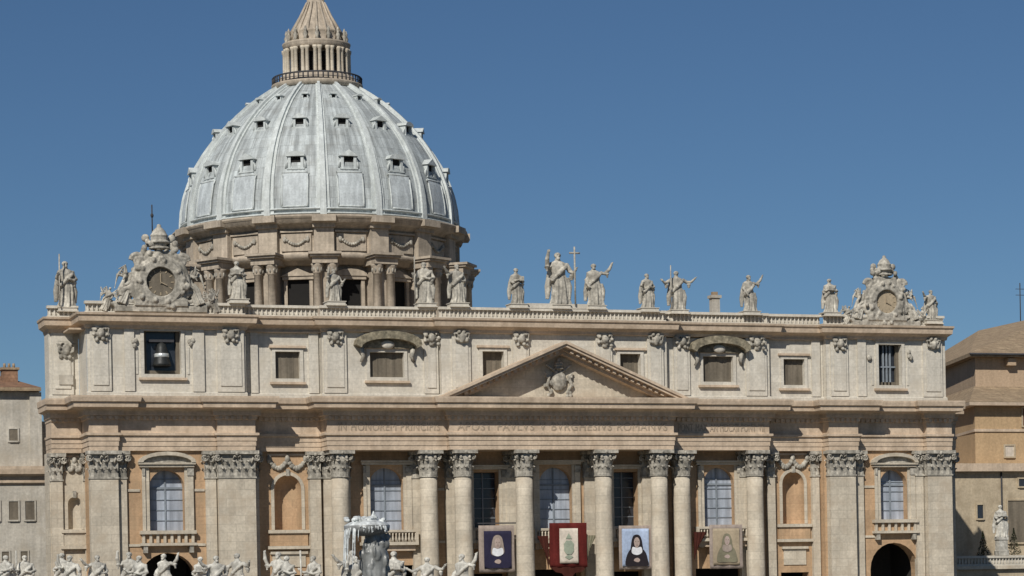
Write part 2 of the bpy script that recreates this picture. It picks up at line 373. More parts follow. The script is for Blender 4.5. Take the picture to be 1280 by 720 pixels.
mb = MB(); bays = [
 (-62.9, -58.7, 5.0, 'pale', [(-60.75, -59.15, 17.6, 21.5, True, 0)]),
 (-58.7, -43.3, 0.0, 'warm', [(-51.75, -47.45, 17.2, 24.5, True, 1.3), (-53.1, -46.1, 0, 14.5, True, 2)]),
 (-43.3, -38.7, 0.0, 'warm', []),
 (-38.7, -29.7, 1.9, 'warm', [(-35.9, -32.5, 17.2, 23.9, True, 0), (-36.0, -32.4, 0, 11.6, False, 2)]),
 (-29.7, -15.6, 1.6, 'warm', [(-23.8, -19.5, 17.0, 24.8, True, 1.0), (-25.4, -17.9, 0, 12.6, False, 2)]),
 (-15.6, -12.9, 1.4, 'warm', []),
 (-12.9, -4.6, 1.6, 'warm', [(-10.3, -6.9, 17.2, 24.2, False, 1.6), (-10.6, -6.0, 0, 11.4, False, 2)]),
 (-4.6, 6.0, 1.6, 'warm', [(-1.5, 2.9, 17.0, 24.8, True, 1.0), (-2.5, 4.0, 0, 11.8, False, 2)]),
 (6.0, 14.0, 1.6, 'warm', [(8.6, 11.9, 17.2, 24.2, False, 1.6), (7.7, 12.6, 0, 11.4, False, 2)]),
 (14.0, 16.6, 1.4, 'warm', []),
 (16.6, 29.3, 1.6, 'warm', [(21.1, 25.4, 17.0, 24.7, True, 1.0), (19.8, 26.6, 0, 11.6, False, 2)]),
 (29.3, 37.6, 1.7, 'warm', [(32.3, 35.4, 17.3, 24.1, True, 0), (31.9, 35.9, 0, 10.9, False, 2)]),
 (37.6, 42.1, 0.0, 'warm', []),
 (42.1, 56.0, 0.5, 'warm', [(45.9, 49.9, 17.7, 24.3, True, 1.2), (44.3, 51.3, 0, 14.6, True, 2)]),
 (56.0, 59.5, 5.0, 'warm', [])]
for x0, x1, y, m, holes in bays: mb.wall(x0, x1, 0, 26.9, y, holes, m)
for i in range(len(bays)-1):      # returns between bays standing at different depths
    a, b = bays[i], bays[i+1]
    if a[2] != b[2]:
        x = a[1]; y0, y1 = min(a[2], b[2]), max(a[2], b[2])
        mb.add([(x, y0, 0), (x, y1, 0), (x, y1, 26.9), (x, y0, 26.9)], [(0, 1, 2, 3)], 'warm')
mb.add([(-62.9, 5, 0), (-62.9, 9, 0), (-62.9, 9, 26.9), (-62.9, 5, 26.9)], [(0, 1, 2, 3)], 'pale')
mb.add([(59.5, 5, 0), (59.5, 40, 0), (59.5, 40, 26.9), (59.5, 5, 26.9)], [(0, 1, 2, 3)], 'warm')
mb.build('front_wall', B)
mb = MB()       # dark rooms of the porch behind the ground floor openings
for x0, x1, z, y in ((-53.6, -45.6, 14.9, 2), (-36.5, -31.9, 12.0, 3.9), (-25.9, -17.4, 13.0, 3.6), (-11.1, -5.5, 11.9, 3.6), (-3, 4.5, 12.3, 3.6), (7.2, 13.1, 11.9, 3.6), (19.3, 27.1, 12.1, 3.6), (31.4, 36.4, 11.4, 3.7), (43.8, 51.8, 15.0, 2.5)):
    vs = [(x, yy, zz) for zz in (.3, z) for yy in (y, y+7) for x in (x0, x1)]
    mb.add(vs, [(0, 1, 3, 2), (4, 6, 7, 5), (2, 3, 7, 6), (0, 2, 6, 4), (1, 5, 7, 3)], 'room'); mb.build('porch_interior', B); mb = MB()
# body behind
mb = MB(); mb.box(-48, 52, 11.2, 38, 0, 41.2, 'attic'); mb.box(-30, 32, 38, 90, 0, 40.5, 'pale'); mb.box(-25, 45, 90, 150, 0, 40.3, 'pale')
mb.build('nave_block', B)
mb = MB(); mb.box(-61, 55.4, -.1, 11.3, 41.3, 41.5, 'cornice'); mb.box(-48, 52, 11.5, 38, 41.5, 42.2, 'tile')
vs = [(-28, 38, 40.6), (30, 38, 40.6), (1, 38, 43.5), (-28, 95, 40.6), (30, 95, 40.6), (1, 95, 43.5)]
mb.add(vs, [(0, 1, 2), (0, 2, 5, 3), (1, 4, 5, 2), (3, 5, 4)], 'tile'); mb.build('roof', B)

# capitals and giant order
def leaf(mb, base, out, tan, wd, h, curl):
    vs = []; o = Vector(out); t = Vector(tan); b = Vector(base)
    for z, off, ww in ((0, 0, 1), (.45, .05, .95), (.8, .35, .8), (1.0, .8, .5), (.86, 1.05, .3)):
        for s in (-1, 0, 1): vs.append(b+Vector((0, 0, z*h))+o*(off*curl+(.12 if s == 0 else 0)*wd)+t*(s*ww*wd/2))
    mb.add(vs, [(3*i+j, 3*i+j+1, 3*i+j+4, 3*i+j+3) for i in range(4) for j in range(2)], 'carved', False)
def capital_round(z0, r, H=3.35):
    mb = MB(); mb.lathe(0, 0, [(r+.12, z0), (r+.14, z0+.15), (r-.02, z0+.2), (r-.02, z0+H*.55), (r+.25, z0+H*.86)], 'carved', 20)
    for row, (zz, h, c) in enumerate(((.2, 1.15, .42), (1.05, 1.15, .5))):
        for k in range(8):
            a = (k+row*.5)*PI/4; o = (math.cos(a), math.sin(a), 0); leaf(mb, (r*o[0], r*o[1], z0+zz), o, (-o[1], o[0], 0), .92, h, c)
    for k in range(4):
        a = PI/4+k*PI/2; o = Vector((math.cos(a), math.sin(a), 0)); pts = []
        for i in range(14):
            q = i/13*1.7*2*PI; rr = .42*(1-i/16); pts.append(o*(r+.45+rr*math.cos(q+PI))+Vector((0, 0, z0+2.55+rr*math.sin(q+PI))))
        mb.tube([o*r+Vector((0, 0, z0+1.8))]+pts, .11, 'carved', 6)
        for s in (-.45, .45): mb.ell(o*(r+.2)+Vector((-o.y*s, o.x*s, z0+2.45)), (.2, .2, .26), 'carved', 8)
    for k in range(4):
        a = k*PI/2; mb.ell((math.cos(a)*(r+.35), math.sin(a)*(r+.35), z0+3.05), (.26, .26, .26), 'carved', 8)
    mb.box(-r-.5, r+.5, -r-.5, r+.5, z0+H*.87, z0+H-.003, 'carved')
    return mb
def capital_flat(z0, wd, dep, H=3.35):     # front on -Y, centred x=0, back plane y=0 to front y=-dep
    mb = MB(); h = wd/2; mb.box(-h-.12, h+.12, -dep-.12, 0, z0, z0+.2, 'carved'); mb.box(-h-.0, h+.0, -dep-.02, 0, z0+.2, z0+H*.86, 'carved')
    n = max(2, round(wd/.85))
    for row, (zz, hh, c) in enumerate(((.2, 1.1, .4), (1.05, 1.1, .48))):
        cnt = n-row
        for k in range(cnt):
            x = -h+wd*(k+.5+row*.5)/n; leaf(mb, (x, -dep-.02, z0+zz), (0, -1, 0), (1, 0, 0), wd/n*.92, hh, c)
        for s in (-1, 1): leaf(mb, (s*h, -dep*.5, z0+zz), (s, 0, 0), (0, s, 0), .7, hh, c)
    for s in (-1, 1):
        pts = []
        for i in range(14):
            q = i/13*1.7*2*PI; rr = .45*(1-i/16); pts.append(Vector((s*(h+.15-rr*math.cos(q)), -dep-.35, z0+2.5-rr*math.sin(q))))
        mb.tube([(s*(h-.5), -dep-.1, z0+1.7)]+pts, .12, 'carved', 6)
        mb.tube([(s*.15, -dep-.1, z0+1.8), (s*.5, -dep-.2, z0+2.3), (s*.35, -dep-.3, z0+2.75), (s*.1, -dep-.3, z0+2.5)], .12, 'carved', 6)
    mb.ell((0, -dep-.35, z0+3.0), (.32, .25, .3), 'carved', 8)
    mb.box(-h-.4, h+.4, -dep-.5, 0, z0+H*.87, z0+H-.003, 'carved')
    return mb
cap0 = None
def column(x, y):
    global cap0
    mb = MB(); prof = [(1.45, 1.4), (1.45, 1.7), (1.3, 1.8), (1.34, 2.0), (1.22, 2.15)]+[(1.17-.12*max(0, t-.3)**1.3*1.4, 2.2+21.2*t) for t in [i/10 for i in range(11)]]
    mb.lathe(x, y, prof, 'pale', 28); mb.box(x-1.6, x+1.6, y-1.6, y+1.6, 1.05, 1.4, 'pale'); mb.box(x-1.75, x+1.75, y-1.75, y+2, 0.4, 1.05, 'pale')
    c = mb.build('column', B, loc=(x, y, 0))
    if cap0 is None: cm = capital_round(23.42, 1.05).build('capital', c, loc=(x, y, 0)) if False else None
    o = cap_mesh(); k = link('capital', o, c, loc=(x, y, 0)); return c
_cm = {}
def cap_mesh():
    if 'r' not in _cm:
        o = capital_round(23.42, 1.05).build('capital'); _cm['r'] = o.data; bpy.data.objects.remove(o)
    return _cm['r']
def pilaster(x0, x1, yf, yw, m='pale', cap=True, z0=.4):
    mb = MB(); mb.box(x0, x1, yf, yw+.3, z0, 23.42, m); mb.box(x0-.2, x1+.2, yf-.2, yw+.2, z0, 2.0, m)
    p = mb.build('pilaster', B, loc=((x0+x1)/2, yf, 0))
    if cap:
        wd = x1-x0; key = (round(wd, 1), round(yw-yf, 1))
        if key not in _cm:
            o = capital_flat(23.42, wd, yw-yf).build('capital'); _cm[key] = o.data; bpy.data.objects.remove(o)
        link('capital', _cm[key], p, loc=((x0+x1)/2, yw, 0))
    return p
for x, y in ((-28.2, -.75), (-16.85, -.75), (-12.65, -1.65), (-4.6, -1.65), (6.0, -1.65), (13.6, -1.65), (17.35, -.1), (27.6, -.1)): column(x, y)
for x0, x1, yf, yw in ((-58.95, -55.6, -.95, 0), (-43.45, -38.9, -1.15, 0), (37.9, 41.6, -1.15, 0), (52.3, 55.9, -.85, .5)): pilaster(x0, x1, yf, yw)
for x0, x1, yf, yw in ((-55.5, -54.5, -.4, 0), (-44.9, -43.6, -.4, 0), (-38.7, -37.9, 1.4, 1.9), (-31.6, -30.2, .9, 1.9), (36.4, 37.4, 1.1, 1.7), (29.9, 31.0, 1.0, 1.7), (42.2, 43.3, .0, .5), (51.0, 52.1, .0, .5),
                       (-29.8, -26.4, 1.1, 1.6), (-18.4, -15.7, 1.1, 1.6), (-14.1, -11.1, .8, 1.4), (-6.0, -3.1, 1.1, 1.6), (4.5, 7.4, 1.1, 1.6), (12.3, 15.1, .8, 1.4), (16.7, 18.9, 1.1, 1.6), (26.1, 29.1, 1.1, 1.6),
                       (-62.8, -61.4, 4.6, 5.0), (-58.8, -58.2, 4.6, 5.0), (57.4, 59.2, 4.5, 5.0)): pilaster(x0, x1, yf, yw)
for s in ((-49.6, 4.3, 17.2, 24.5, 0, 1.3, 'arc'), (47.9, 4.0, 17.7, 24.3, .5, 1.2, 'arc')):
    window(s[0], s[1], s[2], s[3]-.4 if False else s[3], s[4], s[5], True, s[6])
for cx, wd, z0, z1, y, r in ((-21.65, 4.3, 17.0, 24.8, 1.6, 1.0), (.7, 4.4, 17.0, 24.8, 1.6, 1.0), (23.25, 4.3, 17.0, 24.7, 1.6, 1.0)): window(cx, wd, z0, z1, y, r, True, None)
for cx in (-8.6, 10.25): window(cx, 3.35, 17.2, 24.2, 1.6, 1.6, False, None, pane='darkglass')
niche(-34.2, 3.4, 17.2, 23.9, 1.9); niche(33.85, 3.1, 17.3, 24.1, 1.7); niche(-59.95, 1.6, 17.6, 21.5, 5.0, 'pale')
# relief panels and garlands below the entablature
def garland(cx, wd, z, y):
    mb = MB()
    for s in (-1, 1):
        pts = [(cx+s*wd/2*(t/8), y-.18, z+.55-1.0*math.sin(PI*t/8)) for t in range(9)]
        for i, p in enumerate(pts): mb.ell(p, (.3+.1*random.random(), .26, .28+.15*random.random()), 'carved', 8)
    for k in (-1, 0, 1): mb.ell((cx+k*wd/2, y-.2, z+.7), (.34, .3, .5), 'carved', 8)
    mb.box(cx-wd/2-.2, cx+wd/2+.2, y-.16, y, z+1.1, z+1.35, 'cornice')
    mb.build('garland', B)
for cx, wd, y in ((-34.2, 4.6, 1.9), (33.8, 4.2, 1.7), (-59.9, 1.8, 5)): garland(cx, wd, 25.2, y)
mb = MB()
for x0, x1, z0, z1, y in ((-36.3, -32.1, 12.6, 14.2, 1.9), (32.3, 35.5, 11.9, 14.0, 1.7), (-60.9, -59.0, 16, 17.0, 5)):
    mb.box(x0, x1, y-.14, y, z0, z1, 'pale'); mb.box(x0-.25, x1+.25, y-.4, y, z1-.02, z1+.3, 'pale'); mb.build('wall_panel', B); mb = MB()
# impost bands in the lower wall
mb = MB()
for x0, x1, y in ((-54.4, -52.9, 0), (-46.3, -45.0, 0), (42.2+1.2, 45.2, .5), (50.7, 51, .5), (-15.0, -14.2, 1.4), (15.2, 16.0, 1.4)):
    for z in (15.3, 21.9): mb.box(x0, x1, y-.15, y, z, z+.3, 'pale'); mb.build('string_course', B); mb = MB()
# balconies with rails
def balcony(x0, x1, y, z):
    mb = MB(); mb.box(x0, x1, y-1.5, y, z-1.9, z-1.5, 'pale'); mb.box(x0, x1, y-1.45, y-1.05, z-.3, z, 'pale')
    x = x0+.25
    while x < x1-.1: mb.lathe(x, y-1.25, [(.1, z-1.5), (.17, z-1.15), (.08, z-.7), (.12, z-.3)], 'pale', 8); x += .42
    for x in (x0, x1-.35): mb.box(x, x+.35, y-1.45, y-1.05, z-1.5, z-.3, 'pale')
    mb.box(x0+.3, x1-.3, y-1.0, y, z-2.6, z-1.9, 'cornice'); mb.build('balcony', B)
for a in ((-25.3, -18.0, 1.6, 17.0), (-10.9, -6.3, 1.6, 17.1), (-2.7, 4.1, 1.6, 17.0), (7.9, 12.5, 1.6, 17.1), (19.5, 26.9, 1.6, 17.0)): balcony(*a)

# attic storey
AT = [(-62.7, -59.1, 5.0), (-59.05, -39.75, -.75), (-39.7, -30.1, .5), (-30.05, -15.05, -.2), (-15.0, 15.25, -1.0), (15.3, 30.0, -.1), (30.05, 37.9, .45), (37.95, 55.4, -.5)]
op = {1: [(-52.2, -47.7, 36.0, 41.2, False, 1.3)], 2: [(-35.8, -32.7, 35.7, 39.0, False, .55)], 3: [(-24.0, -19.6, 35.9, 39.0, False, .55)], 4: [(-9.6, -6.8, 35.9, 39.2, False, .9), (8.8, 11.6, 35.9, 39.1, False, .9)],
      5: [(20.6, 24.8, 35.7, 39.0, False, .55)], 6: [(32.2, 35.2, 35.4, 38.8, False, .55)], 7: [(45.5, 48.9, 35.4, 40.8, False, 1.3)]}
mb = MB()
for k, (x0, x1, y) in enumerate(AT): mb.wall(x0, x1, 33.1, 41.7, y, op.get(k, []), 'attic')
for i in range(len(AT)-1):
    x = AT[i+1][0]-.02; y0, y1 = sorted((AT[i][2], AT[i+1][2])); mb.add([(x, y0, 33.1), (x, y1, 33.1), (x, y1, 41.7), (x, y0, 41.7)], [(0, 1, 2, 3)], 'attic')
for x, y0, y1 in ((-62.7, 5, 8.5), (55.4, -.5, 11)): mb.add([(x, y0, 33.1), (x, y1, 33.1), (x, y1, 41.7), (x, y0, 41.7)], [(0, 1, 2, 3)], 'attic')
mb.build('attic_wall', B)
ATC = [(0, 41.4), (.12, 41.45), (.25, 41.8), (1.1, 42.15), (1.2, 42.75), (1.4, 42.9), (1.45, 43.15)]
for k, (x0, x1, y) in enumerate(AT):
    mb = MB(); j = .004*(k % 3); mb.ring(x0, x1, y-.35, (11 if x0 > -60 else 8.6)+.01*k, [(o, z+j) for o, z in ATC], 'cornice', L=(.6 if k == 0 else 1), R=(.35 if k == 7 else 1)); mb.build('attic_cornice', B); mb = MB()
    mb.ring(x0+.0, x1, y-.12, y+.3, [(.12, 33.2+.02), (.12, 33.75+j), (.03, 33.85+j)], 'attic'); mb.build('base_moulding', B)
# lumpy carved heads used at the top of the strips
def lump(seed, wd, h, dep, m='carved'):
    rnd = random.Random(seed); mb = MB()
    mb.ell((0, -dep*.5, h*.55), (wd*.22, dep*.45, h*.3), m)
    for k in range(11): mb.ell((rnd.uniform(-.42, .42)*wd, -rnd.uniform(.1, .6)*dep, rnd.uniform(.1, .95)*h), (wd*.13, dep*.3, h*.13), m, 8)
    for s in (-1, 1): mb.tube([(0, -.2*dep, h*.3), (s*wd*.4, -.4*dep, h*.45), (s*wd*.48, -.3*dep, h*.85), (s*wd*.25, -.4*dep, h*.8)], wd*.09, m, 6)
    mb.box(-wd*.45, wd*.45, -dep*.35, 0, h*.86, h, m)
    return remeshed(mb, .07, m, 2)
lumps = [lump(s, 2.1, 1.9, .9) for s in range(3)]
strips = [(-62.4, -59.8, 0), (-58.7, -56.2, 1), (-54.6, -53.4, 1), (-46.3, -44.9, 1), (-43.3, -40.0, 1), (-38.9, -38.0, 2), (-31.6, -30.4, 2), (-29.9, -27.0, 3), (-17.0, -15.2, 3), (-13.6, -11.2, 4), (-5.6, -3.5, 4),
          (5.5, 7.7, 4), (12.5, 14.7, 4), (16.5, 18.7, 5), (26.6, 29.5, 5), (36.2, 37.4, 6), (38.5, 41.0, 7), (42.4, 43.6, 7), (52.0, 54.8, 7)]
for i, (x0, x1, k) in enumerate(strips):
    y = AT[k][2]; mb = MB(); mb.box(x0, x1, y-.3, y+.05, 33.9, 41.5, 'attic')
    if x1-x0 > 1.6: mb.box(x0+.35, x1-.35, y-.42, y-.29, 34.6, 39.9, 'attic')
    s = mb.build('attic_strip', B, loc=((x0+x1)/2, y, 33.9))
    if x1-x0 > 1.7 and i > 0: link('carved_head', lumps[i % 3], s, loc=((x0+x1)/2, y-.3, 39.75))
# cartouche and tablet on the set back left bay
link('cartouche', lump(9, 2.2, 2.4, .7), B, loc=(-60.7, 4.65, 38.0))
mb = MB(); mb.box(-61.6, -59.9, 4.45, 4.7, 35.1, 36.3, 'grey'); mb.build('tablet', B)
def awindow(x0, x1, z0, z1, y, rec, style):
    mb = MB(); f = .42
    mb.box(x0-f, x0, y-.18, y+.02, z0-f, z1+f, 'attic'); mb.box(x1, x1+f, y-.18, y+.02, z0-f, z1+f, 'attic')
    mb.box(x0, x1, y-.18, y+.02, z1, z1+f, 'attic'); mb.box(x0, x1, y-.18, y+.02, z0-f, z0, 'attic')
    mb.box(x0-f-.3, x1+f+.3, y-.42, y, z1+f+.02, z1+f+.3, 'cornice'); mb.box(x0-f-.25, x1+f+.25, y-.45, y, z0-f-.3, z0-f-.02, 'cornice')
    cx = (x0+x1)/2
    if style == 'hood':
        h = (x1-x0)/2+2.05; zb = z1+.45
        for s in (-1, 1):
            a = sorted((cx+s*(h-1.25), cx+s*(h-.75))); mb.tube([(cx+s*(h-.9), y-.4, zb), (cx+s*(h-1.2), y-.5, zb-1.0), (cx+s*(h-.8), y-.4, zb-1.7)], [.34, .28, .16], 'carved', 6)
        n = 12
        R = [(cx-h*math.cos(PI*k/n)*1.0, zb+.35+1.75*math.sin(PI*k/n)**.8) for k in range(n+1)]; I = [(cx-(h-.7)*math.cos(PI*k/n), zb+.0+1.15*math.sin(PI*k/n)) for k in range(n+1)]
        for k in range(n): mb.poly([R[k], I[k], I[k+1], R[k+1]], y-1.5, y, 'moss')
        mb.poly(I, y-.5, y, 'moss'); mb.ell((cx, y-.6, zb+.45), (.9, .35, .55), 'attic', 10)
    if style == 'ear':
        for s in (-1, 1):
            for k in range(4): mb.ell((cx+s*((x1-x0)/2+1.25)+random.uniform(-.25, .25), y-.25, z1-1.4+random.uniform(-.5, .5)), (.3, .25, .35), 'carved', 8)
        mb.box(x0-1.0, x0-.75, y-.1, y, z0, z1-1.9, 'attic'); mb.box(x1+.75, x1+1.0, y-.1, y, z0, z1-1.9, 'attic')
    W = mb.build('attic_window', B)
    p = MB(); p.box(x0, x1, y+rec-.02, y+rec+.1, z0, z1, 'darkglass' if style == 'ear' else ('brown')); p.build('shutter' if style != 'ear' else 'opening', W)
    q = MB()
    if style == 'ear':
        n = 3
        q.box(x0, x0+.45, y+rec-.5, y+rec-.1, z0, z1, 'brown'); q.box(x1-.45, x1, y+rec-.5, y+rec-.1, z0, z1, 'brown')
        if cx > 0:
            for xx in (x0+1.1, cx-.1, x1-1.3): q.box(xx, xx+.2, y+rec-.4, y+rec-.15, z0, z1, 'bar')
            q.box(x0, x1, y+rec-.42, y+rec-.12, z0+2.4, z0+2.6, 'bar')
        q.box(x0, x1, y+rec-.4, y+rec-.1, z0, z0+.5, 'brown')
    else:
        for k in range(1, 4): xx = x0+(x1-x0)*k/4; q.box(xx-.05, xx+.05, y+rec-.08, y+rec-.03, z0, z1, 'brown')
    q.build('window_bars', W)
for k, style in ((1, 'ear'), (2, 'flat'), (3, 'hood'), (4, 'flat'), (5, 'hood'), (6, 'flat'), (7, 'ear')):
    for h in op[k]: awindow(h[0], h[1], h[2], h[3], AT[k][2], h[5], style)
# bells
def bell(x, y, z, r, h, label):
    mb = MB(); mb.lathe(x, y, [(r, z), (r*.95, z+.1*h), (r*.75, z+.35*h), (r*.6, z+.7*h), (r*.45, z+.9*h), (.1, z+h)], 'bronze', 24)
    E_ = empty('bell', (x, y, z), label, 'bell'); mb.build('bell_body', E_, loc=(x, y, z))
    b = MB(); b.lathe(x, y, [(r*.76, z+.36*h), (r*.79, z+.38*h), (r*.76, z+.50*h), (r*.72, z+.52*h)], 'bellglint', 24); b.build('glint_band', E_, loc=(x, y, z))  # thin bright ring added as a painted glint round the bell
    c = MB(); c.box(x-r*1.3, x+r*1.3, y-.15, y+.15, z+h, z+h+.3, 'iron'); c.build('yoke', E_, loc=(x, y, z))
bell(-49.95, -.25, 37.0, 1.15, 2.9, 'large dark bronze bell hanging in the square opening under the left clock')

# parapet
for k, (x0, x1, y) in enumerate(AT):
    mb = MB(); yy = y+.2; j = .004*(k % 3)
    mb.box(x0-.1, x1+.1, yy, yy+1.0, 43.1, 43.5+j, 'attic'); mb.box(x0-.1, x1+.1, yy-.05, yy+.75, 44.4, 44.72+j, 'attic'); x = x0+.3
    mb.box(x0+.05, x1-.05, yy+.42, yy+.6, 43.5, 44.4, 'attic')
    while x < x1: mb.lathe(x, yy+.28, [(.1, 43.45), (.2, 43.75), (.09, 44.1), (.14, 44.42)], 'attic', 6, cap=False); x += .55
    mb.build('balustrade', B)

# pediment
ped = MB(); cx, y = .3, -2.75; zb = 33.22; hw = 15.9; H = 6.8
def chev(o0, o1, yf, hwx, m='cornice'):
    s = H/hw; L = math.sqrt(1+s*s)
    A = lambda o, w_: [(cx-w_, zb+(hw-w_)*s+o*L), (cx, zb+hw*s+o*L), (cx+w_, zb+(hw-w_)*s+o*L)]
    t = A(o1, hwx); b = A(o0, hwx)
    ped.poly([b[0], b[1], t[1], t[0]], yf, 0.4, m); ped.poly([b[1], b[2], t[2], t[1]], yf, 0.4, m)
chev(-.1, .22, y-2.0, hw+.4); chev(-.42, -.1, y-1.75, hw-.15); chev(-.75, -.42, y-.75, hw-.9); chev(-1.15, -.75, y-.3, hw-1.9)
n = 16
for s in (-1, 1):
    for k in range(n):
        x = 1.0+(hw-3)*k/n; z = zb+(hw-x)*H/hw-.66; T = Matrix.Translation((cx+s*x, 0, z)) @ Matrix.Rotation(s*math.atan(H/hw), 4, 'Y')
        ped.box(-.22, .22, y-1.3, y-.5, -.2, .12, 'cornice', T=lambda v, T=T: T @ v)
ped.poly([(cx-hw+2.2, zb), (cx+hw-2.2, zb), (cx, zb+H-1.0)], y+1.1, .3, 'pale')
P = ped.build('pediment', B)
mb = MB(); rnd = random.Random(3)
mb.ell((0, -.1, 2.0), (1.1, .55, 1.35), 'carved'); mb.ell((0, -.3, 4.0), (.55, .4, .75), 'carved'); mb.ell((0, -.3, 4.75), (.2, .2, .2), 'carved')
for z, r in ((3.55, .62), (3.95, .58), (4.3, .45)): mb.tube([(r*math.cos(a), -.3+.5*math.sin(a), z) for a in [i*PI/6 for i in range(13)]], .09, 'carved', 6)
for s in (-1, 1):
    mb.tube([(s*.2, -.3, 3.0), (s*1.3, -.25, 3.8), (s*1.7, -.2, 4.1)], .16, 'carved'); mb.tube([(s*1.0, -.2, .4), (s*1.6, -.3, 1.4), (s*1.3, -.3, 2.6), (s*1.9, -.3, 3.1), (s*1.6, -.3, 2.4)], .22, 'carved')
    for k in range(7): mb.ell((s*rnd.uniform(.7, 1.9), -.2, rnd.uniform(0, 3)), (.25, .25, .3), 'carved', 8)
link('coat_of_arms', remeshed(mb, .07, 'carved', 2), P, loc=(cx-.1, y+1.0, zb+.25))

# ------------------------------------------------------------------ dome
DX, DY = 1.2, 121.0; TH = math.radians(-102.9)
def polar(r, a, z): return Vector((DX+r*math.cos(a), DY+r*math.sin(a), z))
prof = [(24.7, 71.0), (24.75, 72.5), (24.55, 75.0), (24.05, 77.6), (23.2, 80.0), (22.0, 82.7), (20.3, 85.4), (18.2, 88.1), (15.8, 90.6), (13.1, 93.0), (10.4, 94.9), (8.4, 96.2), (6.5, 97.2)]
def pr(z):
    for (r0, z0), (r1, z1) in zip(prof, prof[1:]):
        if z0 <= z <= z1: return r0+(r1-r0)*(z-z0)/(z1-z0)
    return prof[0][0] if z < 71 else prof[-1][0]
def pslope(z): a = pr(z-.6); b = pr(z+.6); return math.atan2(a-b, 1.2)
def pfine(n, z0, z1): return [(pr(z0+(z1-z0)*i/n), z0+(z1-z0)*i/n) for i in range(n+1)]
mb = MB(); mb.lathe(DX, DY, prof, 'lead', 160); D = mb.build('dome', B, loc=(DX, DY, 0))
for k in range(16):
    a = TH+k*PI/8; vs = []; fs = []; N = 26
    for i in range(N+1):
        z = 71.2+25.6*(i/N); r = pr(z); wd = (.95-.55*i/N); sl = pslope(z); o = Vector((math.cos(a)*math.cos(sl), math.sin(a)*math.cos(sl), math.sin(sl))); t = Vector((-math.sin(a), math.cos(a), 0)); p = polar(r, a, z)
        for tt, oo in ((-1.25, -.2), (-1.25, .22), (-.62, .25), (-.58, .65), (.58, .65), (.62, .25), (1.25, .22), (1.25, -.2)): vs.append(p+t*(tt*wd)+o*oo)
    for i in range(N):
        for j in range(7): b = 8*i+j; fs.append((b, b+1, b+9, b+8))
    fs = [tuple(reversed(f)) for f in fs]
    mb = MB(); mb.add(vs, fs, 'leadrib'); mb.build('rib', D, loc=(DX, DY, 0))
def dormer(a, z, wd, h, hood):
    r = pr(z)-.25; sl = pslope(z+h/2)
    def T(v): return Vector((DX, DY, z))+Vector((math.cos(a), math.sin(a), 0))*(r-v.y)+Vector((-math.sin(a), math.cos(a), 0))*v.x+Vector((0, 0, v.z))
    mb = MB(); back = r-pr(z+h*1.5)+.5
    for s in (-1, 1):
        x0, x1 = sorted((s*wd/2, s*(wd/2+.28*wd))); mb.box(x0, x1, -.35, back, -.1, h, 'leadrib', T)
        mb.tube([(s*wd*.95, .0, -.1), (s*wd*.9, -.1, h*.4), (s*wd*.78, -.1, h*.7)], [.22*wd, .14*wd, .1*wd], 'leadrib', 6, T=T)
    n = 8; O = [(-wd*.95*math.cos(PI*i/n), h+.5*wd*math.sin(PI*i/n)) for i in range(n+1)]
    if hood: mb.poly(O, -.65, back, 'leadrib', T)
    else: mb.poly([(-wd*.95, h), (wd*.95, h), (0, h+.62*wd)], -.65, back, 'leadrib', T)
    mb.box(-wd*.9, wd*.9, -.5, 0, -.35, -.1, 'leadrib', T)
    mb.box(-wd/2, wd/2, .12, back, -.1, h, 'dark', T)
    mb.build('dormer', D, loc=(DX, DY, 0))
def panel(a, z0, z1, half):
    vs = []; N = 8; K = 5
    for i in range(N+1):
        z = z0+(z1-z0)*i/N
        for j in range(K+1):
            aa = a+half*(2*j/K-1)/pr(z); vs.append(polar(pr(z)+.28, aa, z))
    mb = MB(); mb.add(vs, [(i*(K+1)+j, i*(K+1)+j+1, (i+1)*(K+1)+j+1, (i+1)*(K+1)+j) for i in range(N) for j in range(K)], 'leadlight')
    def edge(pts): mb.tube(pts, .17, 'leadrib', 6)
    for s in (-1, 1): edge([polar(pr(z)+.25, a+s*half/pr(z), z) for z in [z0+(z1-z0)*i/N for i in range(N+1)]])
    for z in (z0, z1): edge([polar(pr(z)+.25, a+half*(2*j/K-1)/pr(z), z) for j in range(K+1)])
    mb.build('lead_panel', D, loc=(DX, DY, 0))
for k in range(16):
    a = TH+(k+.5)*PI/8
    dormer(a, 79.5, 1.75, 1.9, k % 2); dormer(a, 87.2, 1.45, 1.45, (k+1) % 2); dormer(a, 93.2, .7, .7, 1)
    panel(a, 72.7, 78.6, 2.2)
mb = MB()
for z, r in ((71.5, .3), (72.3, .2)): mb.lathe(DX, DY, [(pr(z)+.02, z-.15), (pr(z)+r+.3, z-.1), (pr(z)+r+.3, z+.1), (pr(z), z+.2)], 'leadrib', 128, cap=False)
mb.build('base_moulding', D, loc=(DX, DY, 0))

